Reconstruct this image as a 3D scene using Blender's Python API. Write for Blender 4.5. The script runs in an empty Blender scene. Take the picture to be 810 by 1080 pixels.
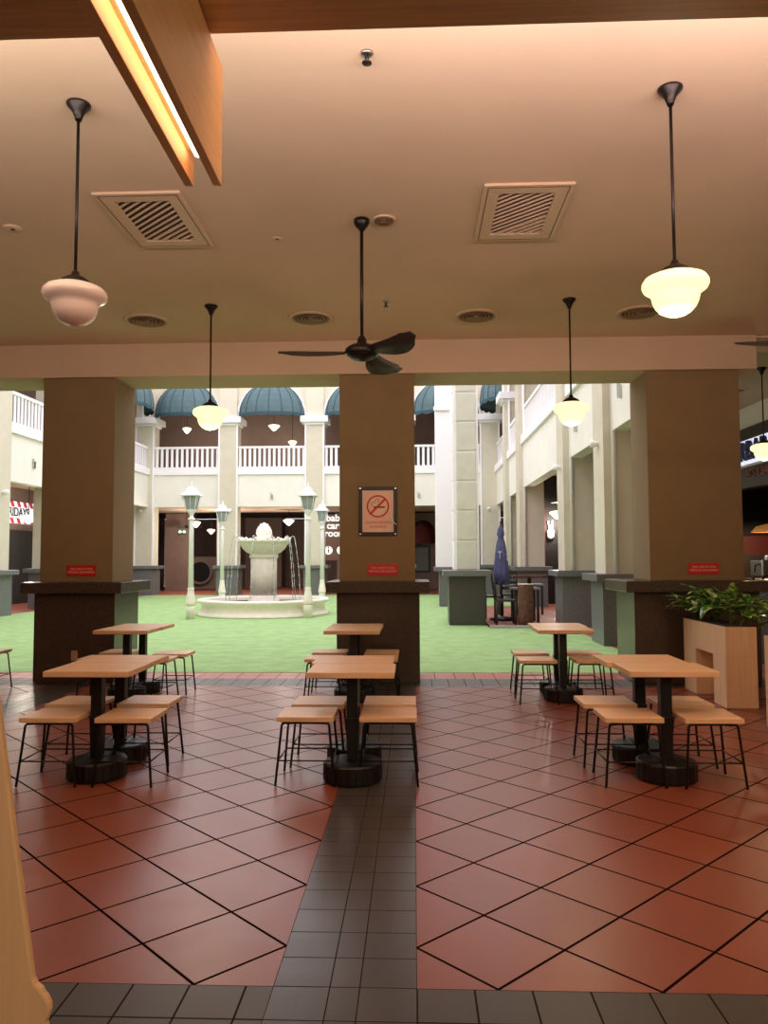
import bpy, bmesh, math, random
from math import pi, sin, cos, radians
from mathutils import Vector, Matrix
random.seed(7)
S = bpy.context.scene
C = S.collection

# ------------------------------------------------------------ camera
cam_d = bpy.data.cameras.new('camera')
cam = bpy.data.objects.new('camera', cam_d)
C.objects.link(cam)
S.camera = cam
F_PX = 822.0
cam_d.sensor_fit = 'VERTICAL'
cam_d.sensor_height = 24.0
cam_d.lens = 24.0 * F_PX / 1080.0
cam_d.clip_start = 0.05
cam_d.clip_end = 300
vy = Vector((32.0, 48.5, F_PX)).normalized()
hd = Vector((1.0, -0.0039, 0.0))
vz = hd.cross(vy).normalized()
if vz.y > 0: vz = -vz
vx = vy.cross(vz)
# camera axes (right, up, back) written in world coordinates
right = Vector((vx.x, vy.x, vz.x))
up = -Vector((vx.y, vy.y, vz.y))
back = -Vector((vx.z, vy.z, vz.z))
m = Matrix((right, up, back)).transposed().to_4x4()
m.translation = Vector((0, 0, 1.5))
cam.matrix_world = m

# ------------------------------------------------------------ world, lights, exposure
w = bpy.data.worlds.new('overcast_sky'); S.world = w
w.use_nodes = True
wb = w.node_tree.nodes['Background']
wb.inputs[0].default_value = (1.0, 0.945, 1.0, 1)
wb.inputs[1].default_value = 1.0
S.view_settings.view_transform = 'Standard'
S.view_settings.look = 'None'
S.view_settings.gamma = 1
S.view_settings.use_curve_mapping = False
S.view_settings.exposure = 1.55
S.cycles.max_bounces = 8
S.cycles.diffuse_bounces = 6
S.cycles.use_denoising = True

def area(name, loc, rot, sx, sy, power, col):
    d = bpy.data.lights.new(name, 'AREA'); d.shape = 'RECTANGLE'
    d.size = sx; d.size_y = sy; d.energy = power; d.color = col
    o = bpy.data.objects.new(name, d); o.location = loc; o.rotation_euler = rot
    C.objects.link(o); return o
area('shop_ceiling_light', (0.3, -1.2, 3.2), (radians(38), 0, 0), 5.0, 2.0, 28, (1.0, 0.84, 0.64))
area('shop_ceiling_light_right', (4.8, 0.6, 3.2), (radians(25), 0, radians(20)), 2.5, 2.0, 26, (1.0, 0.78, 0.50))
area('ceiling_fill_light', (-1.0, 2.75, 3.42), (radians(157), 0, 0), 11.0, 0.2, 60, (1.0, 0.93, 0.86))  # unseen wide uplight, added to brighten the hall ceiling more than the columns
area('pink_cove_light', (1.6, 2.75, 3.45), (radians(165), 0, 0), 3.8, 0.2, 13, (1.0, 0.62, 0.80))

# ------------------------------------------------------------ materials
def nt(name):
    m = bpy.data.materials.new(name); m.use_nodes = True
    return m, m.node_tree, m.node_tree.nodes['Principled BSDF']
def lin(c):
    return tuple((x/12.92 if x <= .04045 else ((x+.055)/1.055)**2.4) for x in [v/255 for v in c])
def mat(name, rgb, rough=.6, var=0.0, scale=6.0, bump=0.0, bscale=60.0, metal=0.0, spec=.5, em=None, es=0.0, trans=0.0, coat=0.0):
    m, t, b = nt(name)
    c = lin(rgb)
    b.inputs['Base Color'].default_value = (*c, 1)
    b.inputs['Roughness'].default_value = rough
    b.inputs['Metallic'].default_value = metal
    b.inputs['Specular IOR Level'].default_value = spec
    b.inputs['Transmission Weight'].default_value = trans
    b.inputs['Coat Weight'].default_value = coat
    tc = t.nodes.new('ShaderNodeTexCoord')
    if var > 0:
        n = t.nodes.new('ShaderNodeTexNoise'); n.inputs['Scale'].default_value = scale; n.inputs['Detail'].default_value = 5
        r = t.nodes.new('ShaderNodeValToRGB')
        r.color_ramp.elements[0].position = .3; r.color_ramp.elements[1].position = .7
        r.color_ramp.elements[0].color = (*[x*(1-var) for x in c], 1)
        r.color_ramp.elements[1].color = (*[min(1, x*(1+var)) for x in c], 1)
        t.links.new(tc.outputs['Object'], n.inputs['Vector']); t.links.new(n.outputs['Fac'], r.inputs[0])
        t.links.new(r.outputs[0], b.inputs['Base Color'])
    if bump > 0:
        n = t.nodes.new('ShaderNodeTexNoise'); n.inputs['Scale'].default_value = bscale; n.inputs['Detail'].default_value = 4
        bp = t.nodes.new('ShaderNodeBump'); bp.inputs['Strength'].default_value = bump; bp.inputs['Distance'].default_value = .01
        t.links.new(tc.outputs['Object'], n.inputs['Vector']); t.links.new(n.outputs['Fac'], bp.inputs['Height'])
        t.links.new(bp.outputs[0], b.inputs['Normal'])
    if em:
        b.inputs['Emission Color'].default_value = (*lin(em), 1)
        b.inputs['Emission Strength'].default_value = es
    return m
def wood(name, rgb, rough=.45, axis='X', dark=.8):
    m, t, b = nt(name); c = lin(rgb)
    tc = t.nodes.new('ShaderNodeTexCoord'); mp = t.nodes.new('ShaderNodeMapping')
    sc = {'X': (1.2, 28, 28), 'Y': (28, 1.2, 28), 'Z': (28, 28, 1.2)}[axis]
    mp.inputs['Scale'].default_value = sc
    n = t.nodes.new('ShaderNodeTexNoise'); n.inputs['Scale'].default_value = 1.6; n.inputs['Detail'].default_value = 6; n.inputs['Distortion'].default_value = .4
    r = t.nodes.new('ShaderNodeValToRGB')
    r.color_ramp.elements[0].position = .32; r.color_ramp.elements[1].position = .68
    r.color_ramp.elements[0].color = (*[x*dark for x in c], 1); r.color_ramp.elements[1].color = (*[min(1, x*1.08) for x in c], 1)
    t.links.new(tc.outputs['Object'], mp.inputs[0]); t.links.new(mp.outputs[0], n.inputs['Vector'])
    t.links.new(n.outputs['Fac'], r.inputs[0]); t.links.new(r.outputs[0], b.inputs['Base Color'])
    b.inputs['Roughness'].default_value = rough
    return m
def tiles(name, rgb, size, grout, rot=0.0, off=(0, 0), gw=.02, rough=.35, var=.12, bump=.15, marks=None, bigvar=.12):
    """square tiles: lines of grout on a grid through off, turned by rot. marks: explicit x joints (list) instead of grid in x"""
    m, t, b = nt(name); N = t.nodes; L = t.links
    tc = N.new('ShaderNodeTexCoord'); mp = N.new('ShaderNodeMapping'); mp.vector_type = 'POINT'
    # p' = R*(p - off)/size
    sub = N.new('ShaderNodeVectorMath'); sub.operation = 'SUBTRACT'; sub.inputs[1].default_value = (off[0], off[1], 0)
    L.new(tc.outputs['Object'], sub.inputs[0]); L.new(sub.outputs[0], mp.inputs[0])
    mp.inputs['Rotation'].default_value = (0, 0, rot)
    sp = N.new('ShaderNodeSeparateXYZ'); L.new(mp.outputs[0], sp.inputs[0])
    def M(op, a, bb=None):
        n = N.new('ShaderNodeMath'); n.operation = op
        for i, v in enumerate((a, bb)):
            if v is None: continue
            if isinstance(v, (int, float)): n.inputs[i].default_value = v
            else: L.new(v, n.inputs[i])
        return n.outputs[0]
    def edge(sock):
        f = M('FRACT', M('DIVIDE', sock, size))
        return M('MINIMUM', f, M('SUBTRACT', 1.0, f))
    if marks:
        ex = None
        for k in marks:
            d = M('DIVIDE', M('ABSOLUTE', M('SUBTRACT', sp.outputs[0], k)), size)
            ex = d if ex is None else M('MINIMUM', ex, d)
        idx = M('FLOOR', M('MULTIPLY', sp.outputs[0], 1/.1))
    else:
        ex = edge(sp.outputs[0]); idx = M('FLOOR', M('DIVIDE', sp.outputs[0], size))
    ey = edge(sp.outputs[1]); idy = M('FLOOR', M('DIVIDE', sp.outputs[1], size))
    e = M('MINIMUM', ex, ey)
    g = N.new('ShaderNodeMapRange'); g.inputs[1].default_value = gw*.6; g.inputs[2].default_value = gw; L.new(e, g.inputs[0])
    wn = N.new('ShaderNodeTexWhiteNoise'); wn.noise_dimensions = '2D'
    cv = N.new('ShaderNodeCombineXYZ'); L.new(idx, cv.inputs[0]); L.new(idy, cv.inputs[1]); L.new(cv.outputs[0], wn.inputs['Vector'])
    no = N.new('ShaderNodeTexNoise'); no.inputs['Scale'].default_value = 5; no.inputs['Detail'].default_value = 6; L.new(tc.outputs['Object'], no.inputs['Vector'])
    v1 = M('ADD', M('MULTIPLY', M('SUBTRACT', wn.outputs['Value'], .5), 2*var), 1.0)
    v2 = M('ADD', M('MULTIPLY', M('SUBTRACT', no.outputs['Fac'], .5), 2*bigvar), v1)
    c = lin(rgb)
    mul = N.new('ShaderNodeVectorMath'); mul.operation = 'SCALE'; mul.inputs[0].default_value = c; L.new(v2, mul.inputs['Scale'])
    mx = N.new('ShaderNodeMix'); mx.data_type = 'RGBA'
    L.new(g.outputs[0], mx.inputs[0]); mx.inputs[6].default_value = (*lin(grout), 1); L.new(mul.outputs[0], mx.inputs[7])
    L.new(mx.outputs[2], b.inputs['Base Color'])
    n2 = N.new('ShaderNodeTexNoise'); n2.inputs['Scale'].default_value = 14; n2.inputs['Detail'].default_value = 5; L.new(tc.outputs['Object'], n2.inputs['Vector'])
    rr = M('ADD', M('MULTIPLY', no.outputs['Fac'], .10), rough-.05)
    rr = M('ADD', M('MULTIPLY', M('SUBTRACT', rr, .9), g.outputs[0]), .9)
    L.new(rr, b.inputs['Roughness'])
    L.new(M('MULTIPLY', g.outputs[0], .5), b.inputs['Specular IOR Level'])
    h = M('ADD', M('MULTIPLY', g.outputs[0], 1.0), M('MULTIPLY', n2.outputs['Fac'], .05 if not marks else .5))
    bp = N.new('ShaderNodeBump'); bp.inputs['Strength'].default_value = bump; bp.inputs['Distance'].default_value = .004
    L.new(h, bp.inputs['Height']); L.new(bp.outputs[0], b.inputs['Normal'])
    return m

M = {}
M['ceiling'] = mat('ceiling_paint', (220, 196, 168), .9, .03, 1.5)
M['beam'] = mat('beam_paint', (204, 180, 154), .9, .03, 2)
M['plaster'] = mat('beige_plaster', (136, 114, 82), .9, .05, 3, .25, 120)
M['plaster_out'] = mat('outer_plaster', (214, 206, 184), .9, .05, 3, .3, 90)
M['granite'] = mat('brown_granite', (74, 62, 54), .22, .35, 55, .05, 80)
M['granite_grey'] = mat('grey_granite', (108, 108, 110), .35, .25, 40)
M['granite_dark'] = mat('dark_granite', (66, 64, 62), .4, .3, 40)
M['cream'] = mat('cream_wall', (238, 234, 226), .85, .03, 2)
M['white'] = mat('white_paint', (246, 243, 248), .6)
M['pier'] = mat('pier_beige', (212, 204, 186), .85, .04, 3, .15, 80)
M['rustic'] = mat('rusticated_panel', (216, 214, 202), .85, .05, 4, .2, 60)
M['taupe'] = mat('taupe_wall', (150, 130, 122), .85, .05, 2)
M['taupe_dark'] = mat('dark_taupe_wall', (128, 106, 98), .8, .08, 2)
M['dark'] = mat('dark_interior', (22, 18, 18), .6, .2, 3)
M['soffit_in'] = mat('arcade_soffit', (190, 168, 150), .9)
M['wood_top'] = wood('beech_top', (238, 196, 152), .4, 'X', .86)
M['wood_panel'] = wood('beech_panel', (236, 200, 160), .5, 'Z', .9)
M['wood_lamp'] = wood('oak_board', (240, 190, 132), .5, 'Y', .94)
M['wood_sof'] = wood('oak_soffit', (206, 156, 108), .5, 'X', .85)
M['wood_dark'] = wood('dark_timber', (50, 40, 38), .5, 'Z', .7)
M['black'] = mat('black_steel', (20, 18, 18), .38, .2, 20)
M['black_base'] = mat('black_cast_iron', (17, 14, 14), .45, .2, 12, .1, 60)
M['bronze'] = mat('dark_bronze', (42, 36, 34), .35, metal=.6)
M['shade_on'] = mat('lit_opal_glass', (250, 240, 190), .25, em=(255, 230, 150), es=.62)
M['shade_off'] = mat('unlit_opal_glass', (252, 236, 230), .12, coat=.5)
M['led'] = mat('led_tube', (255, 240, 220), .3, em=(255, 232, 200), es=1.7)
M['led_far'] = mat('lit_glass_far', (250, 244, 210), .3, em=(255, 244, 200), es=.6)
M['vent'] = mat('vent_frame', (214, 186, 156), .6)
M['vent_dark'] = mat('vent_dark', (74, 50, 38), .8)
M['diffuser'] = mat('diffuser_ring', (156, 124, 100), .6)
M['diff_dark'] = mat('diffuser_gap', (70, 50, 42), .8)
M['red_sign'] = mat('red_plastic', (196, 30, 26), .4)
M['sign_txt'] = mat('pale_print', (240, 190, 170), .5)
M['paper'] = mat('paper', (238, 200, 180), .6)
M['redink'] = mat('red_ink', (200, 20, 20), .5)
M['blackink'] = mat('black_ink', (30, 24, 24), .5)
M['steel'] = mat('steel', (190, 190, 190), .25, metal=1)
M['awning'] = mat('teal_awning', (78, 102, 108), .75, .1, 3)
M['awning_trim'] = mat('teal_awning_edge', (40, 70, 80), .75)
M['stone_white'] = mat('white_cast_stone', (244, 236, 226), .6, .05, 8, .1, 40)
M['lamp_glass'] = mat('grey_lantern_glass', (150, 158, 160), .25, .1, 20)
M['water'] = mat('pool_water', (40, 46, 44), .05, bump=.3, bscale=6)
M['drop'] = mat('water_stream', (235, 240, 240), .1, trans=.5)
M['navy'] = mat('navy_canvas', (92, 94, 140), .8, .15, 8)
M['maroon'] = mat('maroon_canvas', (90, 24, 30), .8)
M['soil'] = mat('soil', (46, 34, 26), .95, .3, 30, .4, 40)
M['outlet'] = mat('outlet_plastic', (186, 150, 120), .5)
M['bark'] = mat('bark', (98, 66, 52), .9, .4, 12, .8, 20)
M['logtop'] = mat('log_end', (220, 210, 196), .7, .2, 8)
M['curb'] = mat('concrete_curb', (170, 170, 166), .8, .1, 6)
M['brick_red'] = mat('dark_brick', (88, 44, 38), .8, .3, 12)
M['banquette_red'] = mat('red_banquette', (84, 16, 16), .6)  # plain dark red upholstery, gives off nothing
M['copper'] = mat('copper_shade', (170, 110, 60), .3, metal=.4, em=(255, 170, 90), es=.08)
M['fascia'] = mat('fascia_panel', (62, 52, 54), .5, .1, 3)
M['navy_letter'] = mat('navy_letter', (30, 40, 90), .4)
M['halo'] = mat('backlit_channel', (250, 250, 255), .4, em=(220, 225, 255), es=.3)
M['orange_letter'] = mat('orange_letter', (150, 92, 76), .5)
M['trunk'] = mat('stem_green', (96, 110, 60), .6)

def leafmat():
    m, t, b = nt('variegated_leaf'); N = t.nodes; L = t.links
    tc = N.new('ShaderNodeTexCoord'); n = N.new('ShaderNodeTexNoise'); n.inputs['Scale'].default_value = 16; n.inputs['Detail'].default_value = 3
    r = N.new('ShaderNodeValToRGB'); e = r.color_ramp.elements
    e[0].position = .42; e[0].color = (*lin((70, 118, 52)), 1)
    e[1].position = .62; e[1].color = (*lin((206, 220, 124)), 1)
    k = e.new(.52); k.color = (*lin((104, 160, 66)), 1)
    L.new(tc.outputs['Object'], n.inputs['Vector']); L.new(n.outputs['Fac'], r.inputs[0]); L.new(r.outputs[0], b.inputs['Base Color'])
    b.inputs['Roughness'].default_value = .2
    return m
M['leaf'] = leafmat()
def turfmat():
    m, t, b = nt('artificial_turf'); N = t.nodes; L = t.links
    tc = N.new('ShaderNodeTexCoord')
    n = N.new('ShaderNodeTexNoise'); n.inputs['Scale'].default_value = 3.5; n.inputs['Detail'].default_value = 8
    n2 = N.new('ShaderNodeTexNoise'); n2.inputs['Scale'].default_value = 70; n2.inputs['Detail'].default_value = 3
    L.new(tc.outputs['Object'], n.inputs['Vector']); L.new(tc.outputs['Object'], n2.inputs['Vector'])
    r = N.new('ShaderNodeValToRGB'); e = r.color_ramp.elements
    e[0].position = .3; e[0].color = (*lin((126, 166, 100)), 1); e[1].position = .75; e[1].color = (*lin((174, 204, 142)), 1)
    mx = N.new('ShaderNodeMix'); mx.data_type = 'FLOAT'; mx.inputs[0].default_value = .45
    L.new(n.outputs['Fac'], mx.inputs[2]); L.new(n2.outputs['Fac'], mx.inputs[3]); L.new(mx.outputs[0], r.inputs[0])
    L.new(r.outputs[0], b.inputs['Base Color']); b.inputs['Roughness'].default_value = .9
    bp = N.new('ShaderNodeBump'); bp.inputs['Strength'].default_value = .6; bp.inputs['Distance'].default_value = .02
    L.new(n2.outputs['Fac'], bp.inputs['Height']); L.new(bp.outputs[0], b.inputs['Normal'])
    return m
M['turf'] = turfmat()
RED = (140, 74, 54)
Y0 = 3.10
M['tile_red_r'] = tiles('terracotta_right', RED, .4, (22, 13, 12), radians(45), (0, Y0), .019, .33, .07)
M['tile_red_l'] = tiles('terracotta_left', RED, .4, (22, 13, 12), radians(45), (-.505, Y0), .019, .33, .07)
M['tile_red_ll'] = tiles('terracotta_far_left', RED, .4, (22, 13, 12), radians(45), (-4.37, Y0), .019, .33, .07)
M['tile_red_sq'] = tiles('terracotta_square', (172, 92, 74), .25, (70, 44, 40), 0, (0, 9.8), .02, .4, .1)
GREY = (72, 65, 61)
M['tile_strip'] = tiles('slate_strip', GREY, .2, (44, 38, 35), 0, (0, 2.815), .014, .30, .1, .35, marks=[-.505, -.305, -.2, 0.0])
M['tile_strip_l'] = tiles('slate_strip_left', GREY, .2, (44, 38, 35), 0, (-3.87, 2.815), .014, .30, .1, .35, marks=[-.5, -.3, -.2, 0.0])
M['tile_grey'] = tiles('slate_band', GREY, .2, (44, 38, 35), 0, (0, 2.815), .022, .42, .1, .15)
M['tile_court'] = tiles('arcade_terracotta', (150, 84, 70), .4, (80, 56, 50), 0, (0, 0), .02, .5, .1)

# ------------------------------------------------------------ mesh helpers
class MB:
    def __init__(s): s.b = bmesh.new()
    def box(s, x0, x1, y0, y1, z0, z1):
        v = [s.b.verts.new(p) for p in ((x0,y0,z0),(x1,y0,z0),(x1,y1,z0),(x0,y1,z0),(x0,y0,z1),(x1,y0,z1),(x1,y1,z1),(x0,y1,z1))]
        for f in ((0,3,2,1),(4,5,6,7),(0,1,5,4),(1,2,6,5),(2,3,7,6),(3,0,4,7)): s.b.faces.new([v[i] for i in f])
        return s
    def lathe(s, prof, n=32, c=(0, 0, 0), wob=None, smooth=True):
        rings = []
        for r, z in prof:
            ring = []
            for i in range(n):
                a = 2*pi*i/n; rr = r*(wob(a, z) if wob else 1)
                ring.append(s.b.verts.new((c[0]+rr*cos(a), c[1]+rr*sin(a), c[2]+z)))
            rings.append(ring)
        for a, bb in zip(rings, rings[1:]):
            for i in range(n):
                f = s.b.faces.new((a[i], a[(i+1)%n], bb[(i+1)%n], bb[i])); f.smooth = smooth
        if prof[0][0] > 1e-4: s.b.faces.new(list(reversed(rings[0])))
        if prof[-1][0] > 1e-4: s.b.faces.new(rings[-1])
        return s
    def tube(s, pts, r, n=8, r2=None, smooth=True):
        pts = [Vector(p) for p in pts]; rings = []
        for i, p in enumerate(pts):
            d = (pts[min(i+1, len(pts)-1)] - pts[max(i-1, 0)]).normalized()
            u = d.orthogonal() if i == 0 else (u - d*u.dot(d))
            u = u.normalized(); v = d.cross(u)
            rr = r if r2 is None else r + (r2-r)*i/(len(pts)-1)
            rings.append([s.b.verts.new(p + (u*cos(2*pi*k/n) + v*sin(2*pi*k/n))*rr) for k in range(n)])
        for a, bb in zip(rings, rings[1:]):
            for i in range(n):
                f = s.b.faces.new((a[i], a[(i+1)%n], bb[(i+1)%n], bb[i])); f.smooth = smooth
        s.b.faces.new(list(reversed(rings[0]))); s.b.faces.new(rings[-1])
        return s
    def prism(s, poly, y0, y1, axis='Y'):
        """poly of (a,b) pairs extruded. axis Y: (x,z); axis X: (y,z); axis Z: (x,y)"""
        def P(a, b, t): return {'Y': (a, t, b), 'X': (t, a, b), 'Z': (a, b, t)}[axis]
        A = [s.b.verts.new(P(a, b, y0)) for a, b in poly]; B = [s.b.verts.new(P(a, b, y1)) for a, b in poly]
        s.b.faces.new(A); s.b.faces.new(list(reversed(B)))
        k = len(poly)
        for i in range(k): s.b.faces.new((A[i], B[i], B[(i+1)%k], A[(i+1)%k]))
        return s
    def build(s, name, mt, parent=None, bevel=0.0, seg=2, off=None):
        bmesh.ops.recalc_face_normals(s.b, faces=s.b.faces)
        if off:
            bmesh.ops.translate(s.b, verts=s.b.verts, vec=Vector(off))
        me = bpy.data.meshes.new(name); s.b.to_mesh(me); s.b.free()
        me.materials.append(M[mt] if isinstance(mt, str) else mt)
        o = bpy.data.objects.new(name, me); C.objects.link(o)
        if parent: o.parent = parent
        if bevel > 0:
            md = o.modifiers.new('bevel', 'BEVEL'); md.width = bevel; md.segments = seg; md.limit_method = 'ANGLE'; md.angle_limit = radians(40)
        return o
def tag(o, label=None, cat=None, group=None, kind=None):
    if label: o['label'] = label
    if cat: o['category'] = cat
    if group: o['group'] = group
    if kind: o['kind'] = kind
    return o
def empty(name, loc=(0, 0, 0), rz=0.0, label=None, cat=None, group=None):
    o = bpy.data.objects.new(name, None); C.objects.link(o); o.empty_display_size = .1
    o.location = loc; o.rotation_euler = (0, 0, rz)
    return tag(o, label, cat, group)
def kids(o): return [c for c in list(C.objects) if c.parent == o]
def copy_tree(o, parent=None):
    c = o.copy(); C.objects.link(c)
    if parent: c.parent = parent
    for ch in kids(o): copy_tree(ch, c)
    return c
def put(root, loc, rz=0.0, label=None, cat=None, group=None):
    root.location = loc; root.rotation_euler = (0, 0, rz)
    return tag(root, label, cat, group)
def struct(o): o['kind'] = 'structure'; return o
def text(name, s, size, mt, parent=None, loc=(0, 0, 0), rot=(pi/2, 0, 0), ext=.002, align='CENTER', sx=1.0, spacing=1.0, bold=0.0):
    c = bpy.data.curves.new(name, 'FONT'); c.body = s; c.size = size; c.extrude = ext; c.align_x = align; c.align_y = 'CENTER'
    c.space_line = spacing; c.offset = bold
    t = bpy.data.objects.new(name + '_tmp', c); C.objects.link(t)
    bpy.context.view_layer.update()
    me = bpy.data.meshes.new_from_object(t.evaluated_get(bpy.context.evaluated_depsgraph_get()))
    C.objects.unlink(t); bpy.data.objects.remove(t)
    me.materials.clear(); me.materials.append(M[mt])
    o = bpy.data.objects.new(name, me); C.objects.link(o); o.location = loc; o.rotation_euler = rot; o.scale = (sx, 1, 1)
    if parent: o.parent = parent
    return o

# ============================================================ SETTING
ZC = 4.17; ZB = 3.76; DP = 9.42; DB = 10.15; GR = 10.3
def plane(name, x0, x1, y0, y1, mt, z=0.0):
    return struct(MB().box(x0, x1, y0, y1, z-.12, z).build(name, mt))
plane('floor', -10.9, -4.37, 2.815, 9.23, 'tile_red_ll')
plane('floor', -4.37, -3.87, 2.815, 9.23, 'tile_strip_l')
plane('floor', -3.87, -.505, 2.815, 9.23, 'tile_red_l')
plane('floor', -.505, 0, -5, 9.23, 'tile_strip')
plane('floor', 0, 6.0, 2.815, 9.23, 'tile_red_r')
plane('floor', -10.9, -.505, -5, 2.815, 'tile_grey')
plane('floor', 0, 6.0, -5, 2.815, 'tile_grey')
plane('floor', -10.9, 6.0, 9.23, 9.8, 'tile_grey')
plane('floor', -10.9, 6.0, 9.8, GR, 'tile_red_sq')
plane('floor', 3.3, 6.0, GR, 32.0, 'tile_court')           # right arcade
plane('floor', -13.6, -11.0, GR, 32.0, 'tile_court')       # left arcade
plane('floor', -13.6, 6.0, 32.0, 42.2, 'tile_court')       # far arcade
g = MB().box(-11.0, 3.3, GR, 32.0, -.1, 0.004).build('artificial_turf', 'turf')
tag(g, 'bright green artificial turf covering the courtyard around the fountain', 'turf', kind='stuff')
# ceiling of the hall
struct(MB().box(-10.9, 6.0, 2.65, DP+.02, ZC, ZC+.3).build('ceiling', 'ceiling'))
# shop the photo is taken from: soffit, side walls and back wall
struct(MB().box(-10.9, 6.0, -5, 2.65, 3.37, ZC+.3).build('ceiling_shop_soffit', 'wood_sof'))
struct(MB().box(-10.9, 6.0, -5.2, -5, 0, ZC+.3).build('wall_rear', 'taupe'))
struct(MB().box(-11.1, -10.9, -5.2, DB, 0, ZC+.3).build('wall_left', 'plaster'))
struct(MB().box(6.0, 6.2, -5.2, 9.0, 0, ZC+.3).build('wall_right', 'plaster'))
# beam and wall over the openings
struct(MB().box(-10.9, 4.13, DP, DB, ZB, ZC+.001).build('wall_beam', 'beam'))
struct(MB().box(-10.9, 6.2, DP+.021, DB, ZC+.002, 9.6).build('wall_near_upper', 'plaster_out'))

# ============================================================ NEAR COLUMNS
def column(x0, x1, px0, px1, label):
    cx = (x0+x1)/2
    t = empty('column', (cx, (DP+DB)/2+.02, 0), 0, label, 'column')
    yo = -(DP+DB)/2-.02
    MB().box(x0-cx, x1-cx, DP+.05+yo, DB+.03+yo, 1.22, ZB-.001).build('shaft', 'plaster', t, .008)
    MB().box(px0-cx, px1-cx, DP+yo, DB+.09+yo, 0.004, 1.085).build('plinth', 'granite', t, .006)
    MB().box(px0-.12-cx, px1+.12-cx, DP-.12+yo, DB+.21+yo, 1.086, 1.219).build('ledge', 'granite', t, .008)
    return t
column(-4.62, -3.71, -4.655, -3.655, 'brown plaster column on granite plinth at the left opening')
column(-.91, .01, -.94, .06, 'brown plaster column on granite plinth carrying the no smoking notice')
column(2.82, 3.93, 2.61, 4.08, 'wide brown plaster column on granite plinth behind the planter')
column(-8.2, -7.3, -8.25, -7.25, 'brown plaster column beyond the left edge of the hall')

# ============================================================ COURTYARD BUILDINGS
ZO, ZF0, ZF, ZR, ZK0, ZK = 3.66, 5.0, 5.27, 6.19, 7.05, 7.4
TOP = 9.6
def pier(cx, cy, parent, wx=.75, wy=.75, sides='xy', up=True):
    """ground pier with granite plinth, white corner strips and capital; centre cx, cy"""
    x0, x1, y0, y1 = cx-wx/2, cx+wx/2, cy-wy/2, cy+wy/2
    p = MB().box(x0, x1, y0, y1, 1.22, ZK0).build('pier', 'pier', parent)
    MB().box(x0-.07, x1+.07, y0-.07, y1+.07, 0.004, 1.09).build('plinth', 'granite_grey', p)
    MB().box(x0-.2, x1+.2, y0-.2, y1+.2, 1.091, 1.219).build('ledge', 'granite_grey', p, .01)
    if up:
        b = MB().box(x0-.07, x1+.07, y0-.07, y1+.07, ZK0, ZK0+.1).box(x0-.2, x1+.2, y0-.2, y1+.2, ZK0+.1, ZK)
        b.build('capital', 'white', p, .01)
        MB().box(x0, x1, y0, y1, ZK, TOP).build('pier_head', 'pier', p)
    return p, (x0, x1, y0, y1)
# ---- far building (faces the camera) -------------------------------------
YF = 32.0
pc = [-14.9, -11.25, -7.73, -4.11, -.49, 3.13]
fb = empty('arcade_building', (-4.1, YF+.4, 0), 0, 'cream two storey building with white railed arches closing the courtyard behind the fountain', 'building')
fx, fy = 4.1, -(YF+.4)
def rel(o): # parts were written in world coordinates; parent has an offset
    o.matrix_parent_inverse = o.parent.matrix_basis.inverted() if o.parent.parent is None else Matrix.Identity(4)
    return o
bpy.context.view_layer.update()
for x in pc[1:]:
    p, (x0, x1, y0, y1) = pier(x, YF+.375, fb)
    rel(p)
    b = MB().box(x0-.035, x0+.03, y0-.03, y0+.03, 1.22, ZK0).box(x1-.03, x1+.035, y0-.03, y0+.03, 1.22, ZK0)
    b.build('corner_strip', 'white', p)
def arch_wall(u0, u1, t0, t1, axis, parent, mt='cream'):
    """wall strip between piers from the capital to the top with a round arch cut in it"""
    c = (u0+u1)/2; r = (u1-u0)/2-.04; n = 20
    poly = [(u0, ZK), (c-r, ZK)] + [(c-r*cos(pi*i/n), ZK+r*sin(pi*i/n)) for i in range(1, n)] + [(c+r, ZK), (u1, ZK), (u1, TOP), (u0, TOP)]
    o = MB().prism(poly, t0, t1, axis).build('arch_wall', mt, parent)
    # white moulding round the arch
    ri, ro = r, r+.09
    m_ = MB()
    pl = [(c-ro*cos(pi*i/n), ZK+ro*sin(pi*i/n)) for i in range(n+1)] + [(c+ri*cos(pi*i/n), ZK+ri*sin(pi*i/n)) for i in range(n+1)]
    tt = t0-.05 if axis == 'Y' else (t0-.05)
    m_.prism(pl, tt, t0+.02, axis)
    a = m_.build('arch_moulding', 'white', parent)
    return o, a
def railing(u0, u1, t, axis, parent, pitch=.2, bw=.105, off=(0,0)):
    b = MB()
    def bx(a0, a1, z0, z1, d0=-.03, d1=.03):
        if axis == 'Y': b.box(a0, a1, t+d0, t+d1, z0, z1)
        else: b.box(t+d0, t+d1, a0, a1, z0, z1)
    bx(u0, u1, ZR-.09, ZR, -.05, .05); bx(u0, u1, ZF+.02, ZF+.06)
    n = max(2, int((u1-u0)/pitch)); st = (u1-u0)/n
    for i in range(n):
        a = u0+st*(i+.5); bx(a-bw/2, a+bw/2, ZF+.02, ZR-.06, -.015, .015)
    return b.build('railing', 'white', parent)
pcs = pc[1:]
for i in range(len(pcs)-1):
    u0, u1 = pcs[i]+.375, pcs[i+1]-.375
    rel(MB().box(u0, u1, YF+.1, YF+.35, ZO, ZF0).build('spandrel', 'cream', fb))
    rel(MB().box(u0-.0, u1, YF+.02, YF+.4, ZF0, ZF).build('balcony_band', 'white', fb))
    rel(railing(u0, u1, YF+.15, 'Y', fb))
    for o in arch_wall(u0, u1, YF+.1, YF+.35, 'Y', fb, 'pier'): rel(o)
rel(MB().box(-14.9, 6.0, YF+.4, 36.5, ZO+.02, ZF-.02).build('upper_floor_slab', 'soffit_in', fb))
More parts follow.
